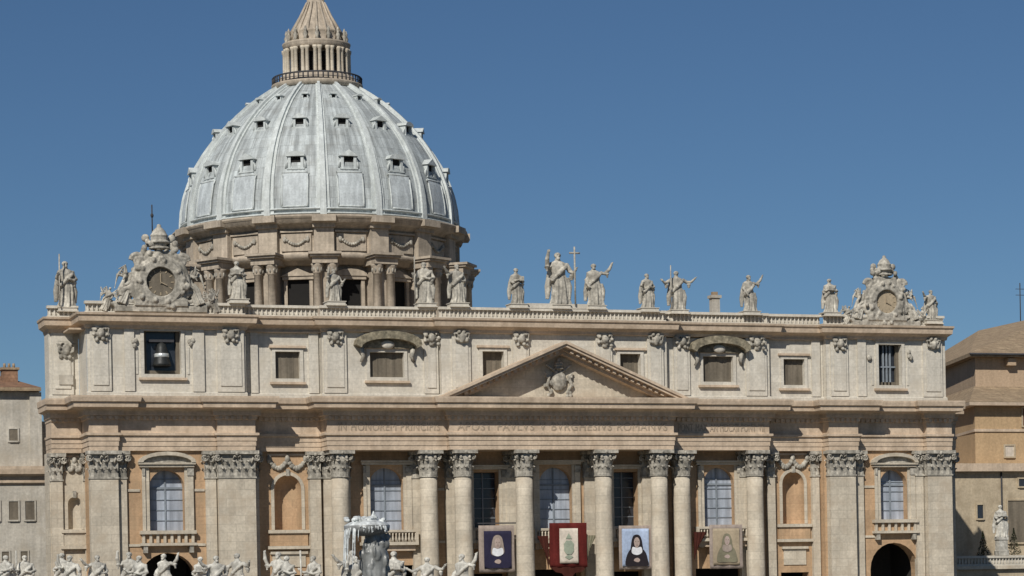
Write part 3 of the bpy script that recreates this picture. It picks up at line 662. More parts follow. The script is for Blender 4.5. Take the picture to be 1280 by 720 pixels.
# drum
mb = MB()
mb.lathe(DX, DY, [(27.5, 38), (27.5, 46.5), (22.2, 46.6), (22.2, 63.6)], 'drum', 96)
mb.lathe(DX, DY, [(22.2, 63.2), (23.3, 63.3), (23.5, 63.9), (24.9, 64.1), (25.0, 64.6), (25.0, 64.8), (23.9, 64.85), (23.9, 69.0), (24.3, 69.1), (24.5, 69.5), (26.0, 69.8), (26.1, 70.5), (26.5, 70.7), (26.5, 71.0), (24.5, 71.1)], 'drum', 128)
DR = mb.build('drum', B, loc=(DX, DY, 0))
for k in range(16):
    a = TH+k*PI/8
    def T(v, a=a): return Vector((DX, DY, 0))+Vector((math.cos(a), math.sin(a), 0))*v.y+Vector((-math.sin(a), math.cos(a), 0))*v.x+Vector((0, 0, v.z))
    mb = MB(); mb.box(-1.25, 1.25, 22.0, 26.0, 46.5, 63.1, 'drum', T)
    for r0, r1, h, z0, z1 in ((22, 27.6, 2.15, 63.0, 64.0), (22, 28.2, 2.5, 64.02, 64.35), (22, 28.6, 2.8, 64.37, 64.75)): mb.box(-h, h, r0, r1, z0, z1, 'drum', T)
    mb.box(-1.7, 1.7, 23.0, 25.0, 64.8, 69.05, 'drum', T); mb.box(-1.95, 1.95, 23.0, 25.5, 69.07, 69.85, 'drum', T); mb.box(-2.05, 2.05, 23.0, 26.9, 69.87, 70.95, 'drum', T)
    mb.box(-2.2, 2.2, 22, 28.6, 46.5, 48.2, 'drum', T)
    W = mb.build('buttress', DR, loc=(DX, DY, 0))
    for s in (-1, 1):
        c = MB(); c.lathe(s*1.25, 26.4, [(.95, 48.2), (.95, 48.5), (.8, 48.7), (.8, 53), (.7, 61.4), (.82, 61.45), (.78, 61.7), (1.05, 62.7), (1.15, 62.95)], 'drum', 14, T=T)
        for q in range(8):
            aa = q*PI/4; c.ell((s*1.25+.85*math.cos(aa), 26.4+.85*math.sin(aa), 62.1), (.2, .2, .45), 'carved', 6, T=T)
        c.build('drum_column', DR, loc=(DX, DY, 0))
    a2 = a+PI/16
    def T2(v, a=a2): return Vector((DX, DY, 0))+Vector((math.cos(a), math.sin(a), 0))*v.y+Vector((-math.sin(a), math.cos(a), 0))*v.x+Vector((0, 0, v.z))
    w_ = MB()
    for s in (-1, 1): x0, x1 = sorted((s*1.9, s*2.5)); w_.box(x0, x1, 21.6, 22.9, 49.5, 60.9, 'drum', T2)
    w_.box(-2.7, 2.7, 21.6, 23.2, 60.9, 61.4, 'drum', T2); w_.box(-1.9, 1.9, 21.6, 22.8, 49.5, 50.4, 'drum', T2)
    if k % 2: w_.poly([(-3.0, 61.45), (3.0, 61.45), (0, 62.7)], 21.6, 23.4, 'drum', T2)
    else: w_.poly([(-3.0*math.cos(PI*i/8), 61.45+1.15*math.sin(PI*i/8)) for i in range(9)], 21.6, 23.4, 'drum', T2)
    ww = w_.build('drum_window', DR, loc=(DX, DY, 0))
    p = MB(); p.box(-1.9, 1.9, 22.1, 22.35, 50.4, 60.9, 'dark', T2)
    f = MB()       # festoon panel of the drum attic
    f.box(-2.6, 2.6, 23.6, 24.1, 65.4, 68.2, 'drum', T2)
    for i in range(11):
        t = i/10; f.ell((-1.9+3.8*t, 24.3, 67.4-.95*math.sin(PI*t)), (.3, .25, .26), 'carved', 8, T=T2)
    for s in (-1, 1): f.ell((s*2.0, 24.3, 67.3), (.35, .25, .5), 'carved', 8, T=T2)
    f.box(-2.9, 2.9, 23.6, 24.4, 68.42, 68.7, 'drum', T2)
    p.build('dark_window_opening', DR, loc=(DX, DY, 0)); f.build('festoon', DR, loc=(DX, DY, 0))

# lantern
mb = MB()
mb.lathe(DX, DY, [(6.4, 96.4), (7.6, 96.7), (7.8, 97.3), (7.8, 97.5), (6.6, 97.6), (6.4, 98.8), (4.1, 98.9), (4.1, 103.6)], 'drum', 64)
mb.lathe(DX, DY, [(4.1, 103.4), (5.7, 103.5), (5.7, 104.1), (5.8, 104.3), (5.85, 104.6), (4.6, 104.8), (4.4, 106.3), (4.6, 106.5), (4.0, 106.8), (3.4, 107.9), (2.6, 109.3), (1.9, 110.6), (1.5, 111.6), (1.5, 112.3), (.7, 112.8), (.6, 113.4)], 'drum', 48)
LN = mb.build('lantern', B, loc=(DX, DY, 0))
for k in range(48):
    pass
mb = MB()
for k in range(56): p = polar(7.6, k*2*PI/56, 97.5); mb.tube([p, p+Vector((0, 0, 1.2))], .13, 'iron', 5)
mb.tube([polar(7.6, k*2*PI/48, 98.7) for k in range(49)], .15, 'iron', 5); mb.tube([polar(7.6, k*2*PI/48, 98.0) for k in range(49)], .06, 'iron', 5)
mb.build('gallery_railing', LN, loc=(DX, DY, 0))
for k in range(16):
    a = TH+k*PI/8
    for s in (-1, 1):
        c = MB(); p = polar(5.5, a+s*.07, 0); c.lathe(p.x, p.y, [(.42, 98.8), (.34, 99.1), (.32, 102.9), (.45, 103.1), (.48, 103.5)], 'pale', 10); c.build('lantern_column', LN, loc=(DX, DY, 0))
    c = MB(); p = polar(4.13, a+PI/16, 0)
    def T3(v, a=a+PI/16): return Vector((DX, DY, 0))+Vector((math.cos(a), math.sin(a), 0))*v.y+Vector((-math.sin(a), math.cos(a), 0))*v.x+Vector((0, 0, v.z))
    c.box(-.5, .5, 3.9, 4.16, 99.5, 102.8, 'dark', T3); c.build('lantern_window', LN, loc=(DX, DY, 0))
    c = MB(); p = polar(5.1, a, 0); c.lathe(p.x, p.y, [(.38, 104.7), (.25, 105.1), (.42, 105.6), (.2, 106.1), (.3, 106.4), (.05, 107.0)], 'carved', 8); c.build('finial', LN, loc=(DX, DY, 0))
    c = MB(); c.tube([polar(4.6, a, 104.8), polar(4.4, a, 106.4), polar(3.5, a, 108.0), polar(2.7, a, 109.4), polar(1.6, a, 111.8)], [.35, .3, .24, .2, .14], 'drum', 6); c.build('lantern_rib', LN, loc=(DX, DY, 0))
mb = MB(); mb.ell((DX, DY, 114.5), (1.2, 1.2, 1.2), 'bronze', 24); mb.build('ball', LN, loc=(DX, DY, 0))
mb = MB(); mb.box(DX-.15, DX+.15, DY-.15, DY+.15, 115.6, 120, 'bronze'); mb.box(DX-1.3, DX+1.3, DY-.14, DY+.14, 118, 118.3, 'bronze'); mb.build('cross', LN, loc=(DX, DY, 0))

D.scale = (.943, .943, .96); D.location.z = 71*.04-.35
DR.scale = (.95, .95, 1); DR.location.z = -.3
LN.location.z = -1.35
# ------------------------------------------------------------------ statues
def figure(seed, armR, armL, sway=.02, cloak=1, wings=False, voxel=.0115):
    """robed figure of unit height facing -Y; arms are lists of points after the shoulder"""
    rnd = random.Random(seed); mb = MB(); ph = rnd.uniform(0, 6); n = 64
    rows = [(0, .15, .125), (.03, .15, .125), (.12, .128, .112), (.3, .122, .10), (.42, .12, .095), (.5, .112, .088), (.58, .098, .076), (.66, .108, .078), (.73, .122, .08), (.785, .13, .072), (.815, .10, .06), (.84, .05, .045), (.88, .036, .038)]
    vs = []
    for z, rx, ry in rows:
        cx_ = sway*math.sin(z*5+ph*.1)
        for k in range(n):
            a = 2*PI*k/n; am = .13*max(0, 1-z/.68)**.6; q = 1+am*math.sin(7*a+ph+3*z)+am*.75*math.sin(13*a-ph*2-4*z)+.025*math.sin(19*a+ph+9*z)
            vs.append((cx_+rx*q*math.cos(a), ry*q*math.sin(a), z))
    fs = [(i*n+k, i*n+(k+1) % n, (i+1)*n+(k+1) % n, (i+1)*n+k) for i in range(len(rows)-1) for k in range(n)]
    fs += [tuple(range(n-1, -1, -1)), tuple(range((len(rows)-1)*n, len(rows)*n))]; mb.add(vs, fs, 'statue')
    hx = sway*math.sin(4.6+ph*.1); hy = -.012
    mb.ell((hx, hy, .935), (.043, .052, .062), 'statue', 16); mb.ell((hx, hy+.012, .945), (.053, .055, .058), 'statue', 14)
    mb.tube([(hx, hy-.048, .945), (hx, hy-.066, .925), (hx, hy-.05, .92)], [.007, .012, .01], 'statue', 6)
    mb.tube([(hx-.03, hy-.045, .955), (hx, hy-.05, .958), (hx+.03, hy-.045, .955)], .01, 'statue', 6)
    if rnd.random() < .7: mb.ell((hx, hy-.035, .885), (.03, .028, .04), 'statue', 10)
    for s, arm in ((-1, armR), (1, armL)):
        P_ = [Vector((s*.105, 0, .785))]+[Vector(p) for p in arm]; rad = [.046, .042, .034, .022][:len(P_)]
        mb.tube(P_, rad, 'statue', 10); e = P_[-1]; d = (P_[-1]-P_[-2]).normalized()
        mb.ell(e+d*.012, (.024, .02, .026), 'statue', 8)
        for q in range(4): off = Vector((.009*(q-1.5), 0, .004*q)); mb.tube([e+d*.02+off, e+d*(.045+.004*(q in (1, 2)))+off*1.6], [.009, .007], 'statue', 5)
        mb.tube([e, e+d*.02+Vector((-s*.028, -.01, .01))], [.01, .008], 'statue', 5)
        if len(P_) > 2: # hanging sleeve
            m_ = (P_[1]+P_[2])/2; mb.tube([P_[1], m_+Vector((0, 0, -.06)), m_+Vector((0, .01, -.15))], [.045, .045, .02], 'statue', 8)
    if cloak:
        mb.tube([(.12, .02, .79), (.07, -.075, .7), (-.04, -.095, .58), (-.12, -.05, .47), (-.12, .05, .4)], [.03, .036, .042, .045, .03], 'statue', 8)
        mb.tube([(-.11, .03, .79), (-.12, .075, .6), (-.15, .08, .35), (-.17, .06, .12)], [.03, .05, .055, .03], 'statue', 8)
        mb.tube([(.12, -.03, .52), (.15, -.02, .35), (.14, -.03, .1)], [.03, .045, .03], 'statue', 8)
    if wings:
        for s in (-1, 1):
            for q in range(5): mb.tube([(s*.05, .07, .72), (s*(.2+.03*q), .12, .98-.08*q), (s*(.34-.02*q), .13, .80-.12*q)], [.03, .035, .012], 'statue', 6)
    return mb
VX = .0082
poses = {
 'blessing': (101, [(-.19, -.03, .70), (-.21, -.10, .86), (-.20, -.13, .98)], [(.17, -.02, .64), (.20, -.08, .60), (.22, -.12, .66)]),
 'staff': (102, [(-.16, .0, .63), (-.20, -.10, .62), (-.22, -.16, .68)], [(.16, -.02, .62), (.08, -.11, .58), (.01, -.13, .60)]),
 'pointing': (103, [(-.20, -.02, .74), (-.28, -.08, .80), (-.34, -.12, .88)], [(.16, .02, .62), (.12, -.09, .56), (.07, -.13, .56)]),
 'reading': (104, [(-.15, -.0, .63), (-.10, -.11, .64), (-.03, -.15, .67)], [(.15, .0, .63), (.11, -.10, .62), (.05, -.15, .66)]),
 'reaching': (105, [(-.15, .0, .62), (-.15, -.08, .52), (-.12, -.1, .45)], [(.19, -.02, .76), (.27, -.05, .86), (.31, -.07, .97)]),
 'spread': (106, [(-.20, -.0, .72), (-.28, -.06, .68), (-.35, -.1, .74)], [(.20, .0, .72), (.28, -.05, .72), (.34, -.1, .80)]),
}
FIG = {k: remeshed(figure(*v), VX, 'statue', 1) for k, v in poses.items()}
FIGW = {}
for k, me in FIG.items(): c = me.copy(); c.materials.clear(); c.materials.append(M['wstatue']); FIGW[k] = c
def statue(x, y, z, h, pose, label, rot=0, extra=None, group='roof statues', white=False, plinth=.55, pw=1.15):
    E_ = empty('statue', (x, y, z), label, 'statue', group)
    mb = MB(); m = 'wstatue' if white else 'attic'
    mb.ring(x-pw, x+pw, y-pw*.8, y+pw*.8, [(.12, z), (.12, z+plinth*.25), (0, z+plinth*.3), (0, z+plinth*.8), (.1, z+plinth*.85), (.1, z+plinth)], m, back=1); mb.build('plinth', E_, loc=(x, y, z))
    f = link('figure', (FIGW if white else FIG)[pose], E_, loc=(x, y, z+plinth)); f.scale = (h*(1.3 if white else 1.3), h*1.15, h); f.rotation_euler = (0, 0, rot)
    R = Matrix.Rotation(rot, 3, 'Z')
    def at_(px, py, pz): v = R @ Vector((px*h*1.12, py*h*1.12, pz*h)); return (x+v.x, y+v.y, z+plinth+v.z)
    sm = 'wstatue' if white else 'statue'
    if extra == 'cross':
        c = MB(); c.tube([at_(.24, -.13, .0), at_(.24, -.13, 1.1)], .12, sm, 8); a = at_(.24, -.13, .98); c.tube([(a[0]-.7, a[1], a[2]), (a[0]+.7, a[1], a[2])], .12, sm, 8); c.build('cross', E_, loc=(x, y, z))
    if extra == 'staff':
        c = MB(); c.tube([at_(-.22, -.15, .0), at_(-.22, -.17, 1.12)], .08, sm, 8); c.build('staff', E_, loc=(x, y, z))
    if extra == 'saltire':
        c = MB(); c.tube([at_(-.34, .12, .02), at_(.30, .14, .95)], .14, sm, 8); c.tube([at_(.34, .16, .02), at_(-.30, .16, .95)], .14, sm, 8); c.build('diagonal_cross', E_, loc=(x, y, z))
    if extra == 'book':
        c = MB(); p = at_(.01, -.18, .66); c.box(p[0]-.3, p[0]+.3, p[1]-.08, p[1]+.08, p[2]-.1, p[2]+.45, sm); c.build('book', E_, loc=(x, y, z))
    return E_
ST = [
 (-60.3, 5.9, 44.0, 6.2, 'staff', 'weathered robed statue alone on the far left end of the roof parapet', 'staff', .3),
 (-40.4, -.0, 44.7, 5.2, 'reading', 'robed stone statue just right of the left clock on the parapet', 'book', -.2),
 (-28.1, .6, 44.7, 4.6, 'blessing', 'shorter stone statue with raised arm in front of the dome drum left half', None, .3),
 (-16.4, .6, 44.7, 5.7, 'staff', 'stone statue with staff in front of the right side of the drum', 'staff', -.3),
 (-12.4, -.2, 44.7, 5.4, 'pointing', 'stone statue with pointing arm at the right edge of the drum', None, .2),
 (-4.6, -.2, 44.7, 5.1, 'reading', 'stone statue with book standing left of the tall cross bearing statue', 'book', .4),
 (1.1, -.2, 44.7, 7.2, 'blessing', 'tallest statue, arm raised and holding a cross, above the pediment', 'cross', 0),
 (5.9, -.2, 44.7, 5.9, 'reaching', 'stone statue lifting one arm just right of the cross bearing statue', None, -.2),
 (13.1, -.2, 44.5, 5.0, 'staff', 'robed statue with folded arm, left one of the pair right of the pediment', None, .3),
 (17.5, .5, 44.4, 5.6, 'spread', 'statue with both arms spread, right one of the pair right of the pediment', 'staff', 0),
 (27.6, .5, 44.4, 5.3, 'reaching', 'lone stone statue midway between the paired statues and the right clock', None, .3),
 (39.0, .1, 44.4, 5.0, 'reading', 'robed statue standing directly left of the right clock', 'book', -.3),
 (53.8, .1, 43.6, 4.6, 'pointing', 'robed statue at the right end of the parapet beside the right clock', None, .2)]
for x, y, z, h, pose, lab, ex, rot in ST: statue(x, y, z, h-.55, pose, lab, rot, ex)
mb = MB(); mb.box(-3.4, 4.9, -.9, 1.4, 44.74, 45.35, 'attic')
mb.build('centre_plinth', B)

# ------------------------------------------------------------------ clocks
def spiral(mb, cx_, cz, r, turns, s, m, th, y=0):
    pts = []
    for i in range(26):
        t = i/25; a = t*turns*2*PI; rr = r*(1-.85*t); pts.append((cx_+s*rr*math.cos(a), y, cz+rr*math.sin(a)))
    mb.tube(pts, [th*(1-.5*i/25) for i in range(26)], m, 8)
ANG = remeshed(figure(55, [(-.18, -.02, .68), (-.26, -.06, .74), (-.32, -.08, .84)], [(.15, 0, .62), (.14, -.09, .55), (.1, -.12, .55)], wings=True), VX, 'statue', 1)
ANG2 = remeshed(figure(58, [(-.15, 0, .62), (-.14, -.09, .55), (-.1, -.12, .55)], [(.18, -.02, .68), (.26, -.06, .74), (.32, -.08, .84)], wings=True), VX, 'statue', 1)
def clock(cx_, y, z, s, label, dialr, dialcol):
    E_ = empty('clock', (cx_, y, z), label, 'clock', 'clocks on the roof parapet')
    def q(px, pz, py=0): return (cx_+px*s, y+py*s, z+pz*s)
    mb = MB(); rnd = random.Random(int(cx_))
    mb.box(cx_-5.6*s, cx_+5.6*s, y-.7, y+1.2, z, z+.75*s, 'x'); mb.box(cx_-3.2*s, cx_+3.2*s, y-.9, y+1.1, z+.7*s, z+1.5*s, 'x')
    n = 28
    for ro, ri, dy in ((3.1, 2.35, -.75), (2.75, 1.75, -1.0)):
        for k in range(n):
            a, b = 2*PI*k/n, 2*PI*(k+1)/n
            mb.poly([(cx_+ro*s*math.cos(a), z+(3.6+ro*math.sin(a))*s), (cx_+ri*s*math.cos(a), z+(3.6+ri*math.sin(a))*s), (cx_+ri*s*math.cos(b), z+(3.6+ri*math.sin(b))*s), (cx_+ro*s*math.cos(b), z+(3.6+ro*math.sin(b))*s)][::-1], y+dy*s, y+.7*s, 'x')
    for sg in (-1, 1):
        spiral(mb, cx_+sg*3.6*s, z+1.9*s, 1.15*s, 1.6, sg, 'x', .38*s, y-.2); spiral(mb, cx_+sg*2.7*s, z+6.2*s, .85*s, 1.5, sg, 'x', .32*s, y-.3)
        mb.tube([q(sg*2.6, 1.4, -.3), q(sg*3.5, 3.0, -.2), q(sg*3.1, 4.8, -.2), q(sg*2.2, 6.6, -.3)], [.5*s, .45*s, .4*s, .35*s], 'x')
        mb.tube([q(sg*5.3, .8, -.2), q(sg*6.2, 1.1, -.2), q(sg*6.6, .5, -.2)], [.4*s, .4*s, .25*s], 'x')
    for k in range(40):
        a = rnd.uniform(0, 2*PI); r = rnd.uniform(2.2, 3.5); mb.ell(q(r*math.cos(a), 3.6+r*math.sin(a), -rnd.uniform(.5, 1.1)), (.32*s, .3*s, .34*s), 'x', 8)
    mb.box(cx_-1.8*s, cx_+1.8*s, y-.5, y+.6, z+6.3*s, z+7.3*s, 'x')
    for k in range(26): mb.ell(q(rnd.uniform(-2.1, 2.1), rnd.uniform(6.6, 8.6), -rnd.uniform(.0, .7)), (.38*s, .3*s, .4*s), 'x', 8)
    link('clock_case', remeshed(MBfix(mb), .1, 'carved', 1), E_, loc=(0, 0, 0))
    d = MB(); T = lambda v: Vector((cx_+v.x*s, y-.35*s+v.z*0+v.y, z+3.6*s+v.z*s))
    d.poly([(1.76*math.cos(2*PI*k/32), 1.76*math.sin(2*PI*k/32)) for k in range(32)], -.1, .3, dialcol, T)
    for k in range(12):
        a = k*PI/6; T4 = lambda v, a=a: T(Vector((v.x*math.cos(a)-v.z*math.sin(a), v.y, v.x*math.sin(a)+v.z*math.cos(a)))); d.box(-.07, .07, -.16, -.1, 1.25, 1.6, 'sand', T4)
    dd = d.build('dial', E_, loc=(cx_, y, z))
    h = MB(); h.box(-.07, .07, -.24, -.18, -.2, 1.05, 'sand', T); h.poly([(-.1, -.06), (.72, -.42), (.76, -.34), (-.06, .06)], -.3, -.25, 'sand', T); dd2 = h.build('clock_hands', dd, loc=(cx_, y, z))
    for sg, me in ((-1, ANG), (1, ANG2)):
        a = link('angel', me, E_, loc=(cx_+sg*4.7*s, y-.3, z+.8*s)); a.scale = (5.0*s,)*3; a.rotation_euler = (0, -sg*.42, sg*-.5)
        a = link('cherub', me, E_, loc=(cx_+sg*6.9*s, y-.1, z+.1)); a.scale = (3.3*s, 3.3*s, 2.9*s); a.rotation_euler = (0, -sg*.35, sg*.4)
    t = MB(); c = q(0, 8.8, -.1)
    t.ell(c, (1.05*s, .9*s, 1.45*s), 'x', 16); t.ell(q(0, 10.35, -.1), (.3*s,)*3, 'x', 10)
    for zz, r in ((7.7, 1.15), (8.4, 1.15), (9.2, .95)): t.tube([q(r*math.cos(a), zz, -.1+r*.85*math.sin(a)) for a in [i*PI/8 for i in range(17)]], .16*s, 'x', 6)
    link('papal_tiara', remeshed(t, .08, 'statue', 1), E_, loc=(0, 0, 0))
    for sg in (-1, 1):
        k = MB(); k.tube([q(-sg*1.2, 6.6, .3), q(sg*1.45, 8.7, .3)], .26*s, 'statue'); k.ell(q(sg*1.6, 8.95, .3), (.5*s, .35*s, .5*s), 'statue', 10)
        k.box(cx_+sg*1.3*s-.3*s, cx_+sg*1.3*s+.3*s, y+.1, y+.5, z+7.9*s, z+8.3*s, 'statue')
        k.build('key', E_, loc=(cx_, y, z))
def MBfix(mb): return mb
# material names inside remeshed helpers are placeholders
M['x'] = M['statue']
clock(-50.0, -.2, 43.5, 1.0, 'large round clock with carved angels and tiara on the left end of the parapet', 1.4, 'brown')
clock(46.9, .1, 43.3, .88, 'round clock with carved angels and tiara on the right end of the parapet', 1.2, 'sand')
# metal rod above the left clock
mb = MB(); mb.tube([(-50.6, .8, 52.5), (-50.6, .8, 56.6)], .08, 'iron', 6); mb.ell((-50.6, .8, 55.3), (.2, .2, .3), 'iron', 8)
tag(mb.build('lightning_rod'), 'thin iron rod sticking up behind the left clock', 'rod')

# ------------------------------------------------------------------ banners
def cloth(name, x0, x1, z0, z1, y, m, parent, wav=.04, loc=(0, 0, 0)):
    mb = MB(); nx = 14; nz = 12; vs = []
    for j in range(nz+1):
        for i in range(nx+1): vs.append((x0+(x1-x0)*i/nx, y+wav*math.sin(i*1.3+j*.35)*(1-j/nz*.6), z0+(z1-z0)*j/nz))
    k = len(vs); vs += [(a, b+.06, c) for a, b, c in vs]; fs = []; W = nx+1
    for j in range(nz):
        for i in range(nx): a = j*W+i; fs += [(a, a+1, a+W+1, a+W), (k+a, k+a+W, k+a+W+1, k+a+1)]
    for i in range(nx): fs += [(i, k+i, k+i+1, i+1), (nz*W+i, nz*W+i+1, k+nz*W+i+1, k+nz*W+i)]
    mb.add(vs, fs, m, True); return mb.build(name, parent, loc=loc)
def portrait(E_, loc, cx_, z0, h, y, robe, veil, collar):
    w_ = h*.30
    def blob(name, pts, y0, m):
        mb = MB(); mb.poly(pts, y0-.028, y0, m); return mb.build(name, E_, loc=loc)
    def sm(ctrl):        # smooth closed outline through control points
        out = []; n = len(ctrl)
        for i in range(n):
            p0, p1, p2, p3 = ctrl[i-1], ctrl[i], ctrl[(i+1) % n], ctrl[(i+2) % n]
            for t in (0, .25, .5, .75):
                out.append(tuple(.5*((2*p1[j])+(-p0[j]+p2[j])*t+(2*p0[j]-5*p1[j]+4*p2[j]-p3[j])*t*t+(-p0[j]+3*p1[j]-3*p2[j]+p3[j])*t**3) for j in (0, 1)))
        return out
    X = lambda l: [(cx_+a*w_, z0+b*h) for a, b in l]
    blob('painted_robe', sm(X([(-1.05, .0), (0, -.01), (1.1, .0), (1.05, .2), (.85, .38), (.4, .5), (-.35, .5), (-.8, .4), (-1.1, .18)])), y-.02, robe)
    blob('painted_veil', sm(X([(-.6, .36), (0, .33), (.58, .38), (.55, .6), (.4, .8), (.05, .87), (-.35, .82), (-.55, .62)])), y-.05, veil)
    blob('painted_collar', sm(X([(-.5, .36), (0, .3), (.5, .37), (.42, .52), (0, .5), (-.42, .52)])), y-.08, collar)
    blob('painted_face', sm(X([(-.02, .5), (.24, .58), (.27, .69), (.12, .78), (-.12, .78), (-.28, .69), (-.24, .57)])), y-.11, 'skin')
    mb = MB()
    for sg in (-1, 1): mb.poly([(cx_+w_*(sg*.12+.05*math.cos(2*PI*k/8)), z0+h*.675+w_*.035*math.sin(2*PI*k/8)) for k in range(8)], y-.165, y-.14, 'brown')
    mb.poly([(cx_-.09*w_, z0+h*.575), (cx_, z0+h*.567), (cx_+.09*w_, z0+h*.575), (cx_, z0+h*.583)], y-.165, y-.14, 'shutterred'); mb.poly([(cx_-.03*w_, z0+h*.61), (cx_+.04*w_, z0+h*.61), (cx_, z0+h*.66)], y-.165, y-.14, 'taupe')
    mb.build('painted_features', E_, loc=loc)
    blob('painted_hands', sm(X([(-.3, .14), (.1, .1), (.3, .16), (.1, .22), (-.2, .2)])), y-.05, 'skin')
YB = -.75
E1 = empty('banner', (-8.0, YB, 11.5), 'navy portrait banner of a figure with white collar hanging left of the red banner', 'banner', 'banners hung on the church front')
l = (-8, YB, 11.5); cloth('cloth', -10.4, -5.7, 11.5, 17.4, YB+.15, 'taupe', E1, .09, loc=l); cloth('portrait_field', -9.75, -6.15, 12.0, 16.7, YB, 'navy', E1, .02, loc=l); portrait(E1, l, -8.0, 12.1, 4.7, YB-.05, 'navy', 'taupe', 'white')
mb = MB(); mb.box(-10.8, -5.4, YB+.1, YB+.3, 17.6, 17.75, 'iron'); mb.build('rod', E1, loc=l)
E2 = empty('banner', (1.1, -1.6, 10.5), 'tall crimson velvet banner with cream centre panel and fringed lower edge', 'banner', 'banners hung on the church front')
l = (1.1, -1.6, 10.5); cloth('cloth', -1.35, 3.65, 12.0, 17.6, -1.6, 'red', E2, .12, loc=l)
mb = MB(); mb.poly([(-1.3, 12.05), (-.6, 11.4), (.2, 11.25), (1.1, 10.2), (2.0, 11.25), (2.9, 11.4), (3.6, 12.05)], -1.62, -1.54, 'maroon'); mb.build('fringe', E2, loc=l)
cloth('centre_panel', -.05, 2.4, 12.5, 16.9, -1.76, 'cream', E2, .015, loc=l)
mb = MB(); mb.poly([(1.15+.62*math.cos(2*PI*k/12)*(1+.25*(k % 2)), 14.5+.85*math.sin(2*PI*k/12)*(1+.2*((k+1) % 2))) for k in range(12)], -1.85, -1.8, 'sage')
mb.poly([(.75, 15.6), (1.55, 15.6), (1.15, 16.3)], -1.85, -1.8, 'sage'); mb.poly([(.6, 13.3), (1.15, 12.95), (1.7, 13.3), (1.15, 13.6)], -1.85, -1.8, 'sage'); mb.build('emblem', E2, loc=l)
def drape(name, s, cx_, w_, z1, z0, y, m, lab):
    mb = MB(); n = 10; vs = []
    for j in range(7):
        t = j/6
        for i in range(n+1):
            u = i/n; x = cx_+s*(w_*u*(1-.75*t*1.0)+0); z = z1-(z1-z0)*t*(1-.45*u); vs.append((x, y+.09*math.sin(i*2.1), z))
    k = len(vs); vs += [(a, b+.08, c) for a, b, c in vs]; fs = []
    for j in range(6):
        for i in range(n): a = j*(n+1)+i; fs += [(a, a+n+1, a+n+2, a+1), (k+a, k+a+1, k+a+n+2, k+a+n+1)]
    mb.add(vs, fs, m, True); tag(mb.build(name), lab, 'drape', 'cloth swags on the balconies')
drape('balcony_drape', -1, -1.4, 1.4, 16.0, 11.7, -1.3, 'maroon', 'dark maroon cloth swag left of the crimson banner')
drape('balcony_drape', 1, 3.7, 1.4, 16.0, 12.6, -1.3, 'olive', 'dull olive cloth swag right of the crimson banner')
drape('balcony_drape', 1, 17.6+1.2, 1.9, 16.3, 12.6, -.4, 'maroon', 'dark maroon cloth swag left of the sand coloured banner')
E3 = empty('banner', (10.6, YB, 11.5), 'light blue portrait banner of a black robed figure right of the crimson banner', 'banner', 'banners hung on the church front')
l = (10.6, YB, 11.5); cloth('cloth', 8.4, 12.9, 11.6, 17.2, YB+.15, 'taupe', E3, .09, loc=l); cloth('portrait_field', 8.75, 12.4, 12.0, 16.8, YB, 'lightblue', E3, .02, loc=l); portrait(E3, l, 10.7, 12.05, 4.6, YB-.05, 'black', 'black', 'white')
E4 = empty('banner', (23.2, YB, 11.5), 'sand coloured portrait banner of an olive robed figure, rightmost of the banners', 'banner', 'banners hung on the church front')
l = (23.2, YB, 11.5); cloth('cloth', 20.9, 25.5, 11.5, 17.2, YB+.15, 'taupe', E4, .09, loc=l); cloth('portrait_field', 21.3, 25.0, 12.0, 16.7, YB, 'sand', E4, .02, loc=l); portrait(E4, l, 23.2, 12.4, 4.2, YB-.05, 'olive', 'olive', 'taupe')

# ------------------------------------------------------------------ side buildings
A = empty('annex_building', (-78, 30, 0), 'pale plastered building with brown tiled roof beside the left end of the church', 'building')
mb = MB(); mb.box(-100, -60.4, 30, 60, 26.5, 36.3, 'grey'); mb.box(-100, -57, 29.4, 60, 0, 24.3, 'grey'); mb.box(-61.6, -60.1, 29.6, 30.1, 26.5, 36.2, 'grey'); mb.box(-60, -54, 31, 60, 24, 32.5, 'grey')
mb.build('wall', A)
mb = MB(); mb.ring(-100, -57, 29.2, 60, [(0, 24.2), (.2, 24.4), (.25, 25.2), (1.0, 25.5), (1.1, 26.1), (1.1, 26.5)], 'cornice'); mb.box(-100, -60.2, 28.9, 60, 36.32, 36.75, 'tile'); mb.build('cornice', A)
mb = MB(); mb.add([(-100, 28.9, 36.76), (-60.2, 28.9, 36.76), (-60.2, 60, 36.76), (-100, 60, 36.76), (-95, 42, 40), (-66, 42, 40)], [(0, 1, 5, 4), (1, 2, 5), (2, 3, 4, 5), (3, 0, 4)], 'redtile'); R_ = mb.build('roof', A)
mb = MB(); mb.box(-64.6, -62.6, 33, 35, 37.2, 39.4, 'redtile'); mb.box(-64.8, -62.4, 32.8, 35.2, 39.4, 39.7, 'tile')
for k in range(3): mb.lathe(-64.2+k*.6, 34, [(.2, 39.7), (.16, 40.3)], 'tile', 8)
mb.build('chimney', R_)
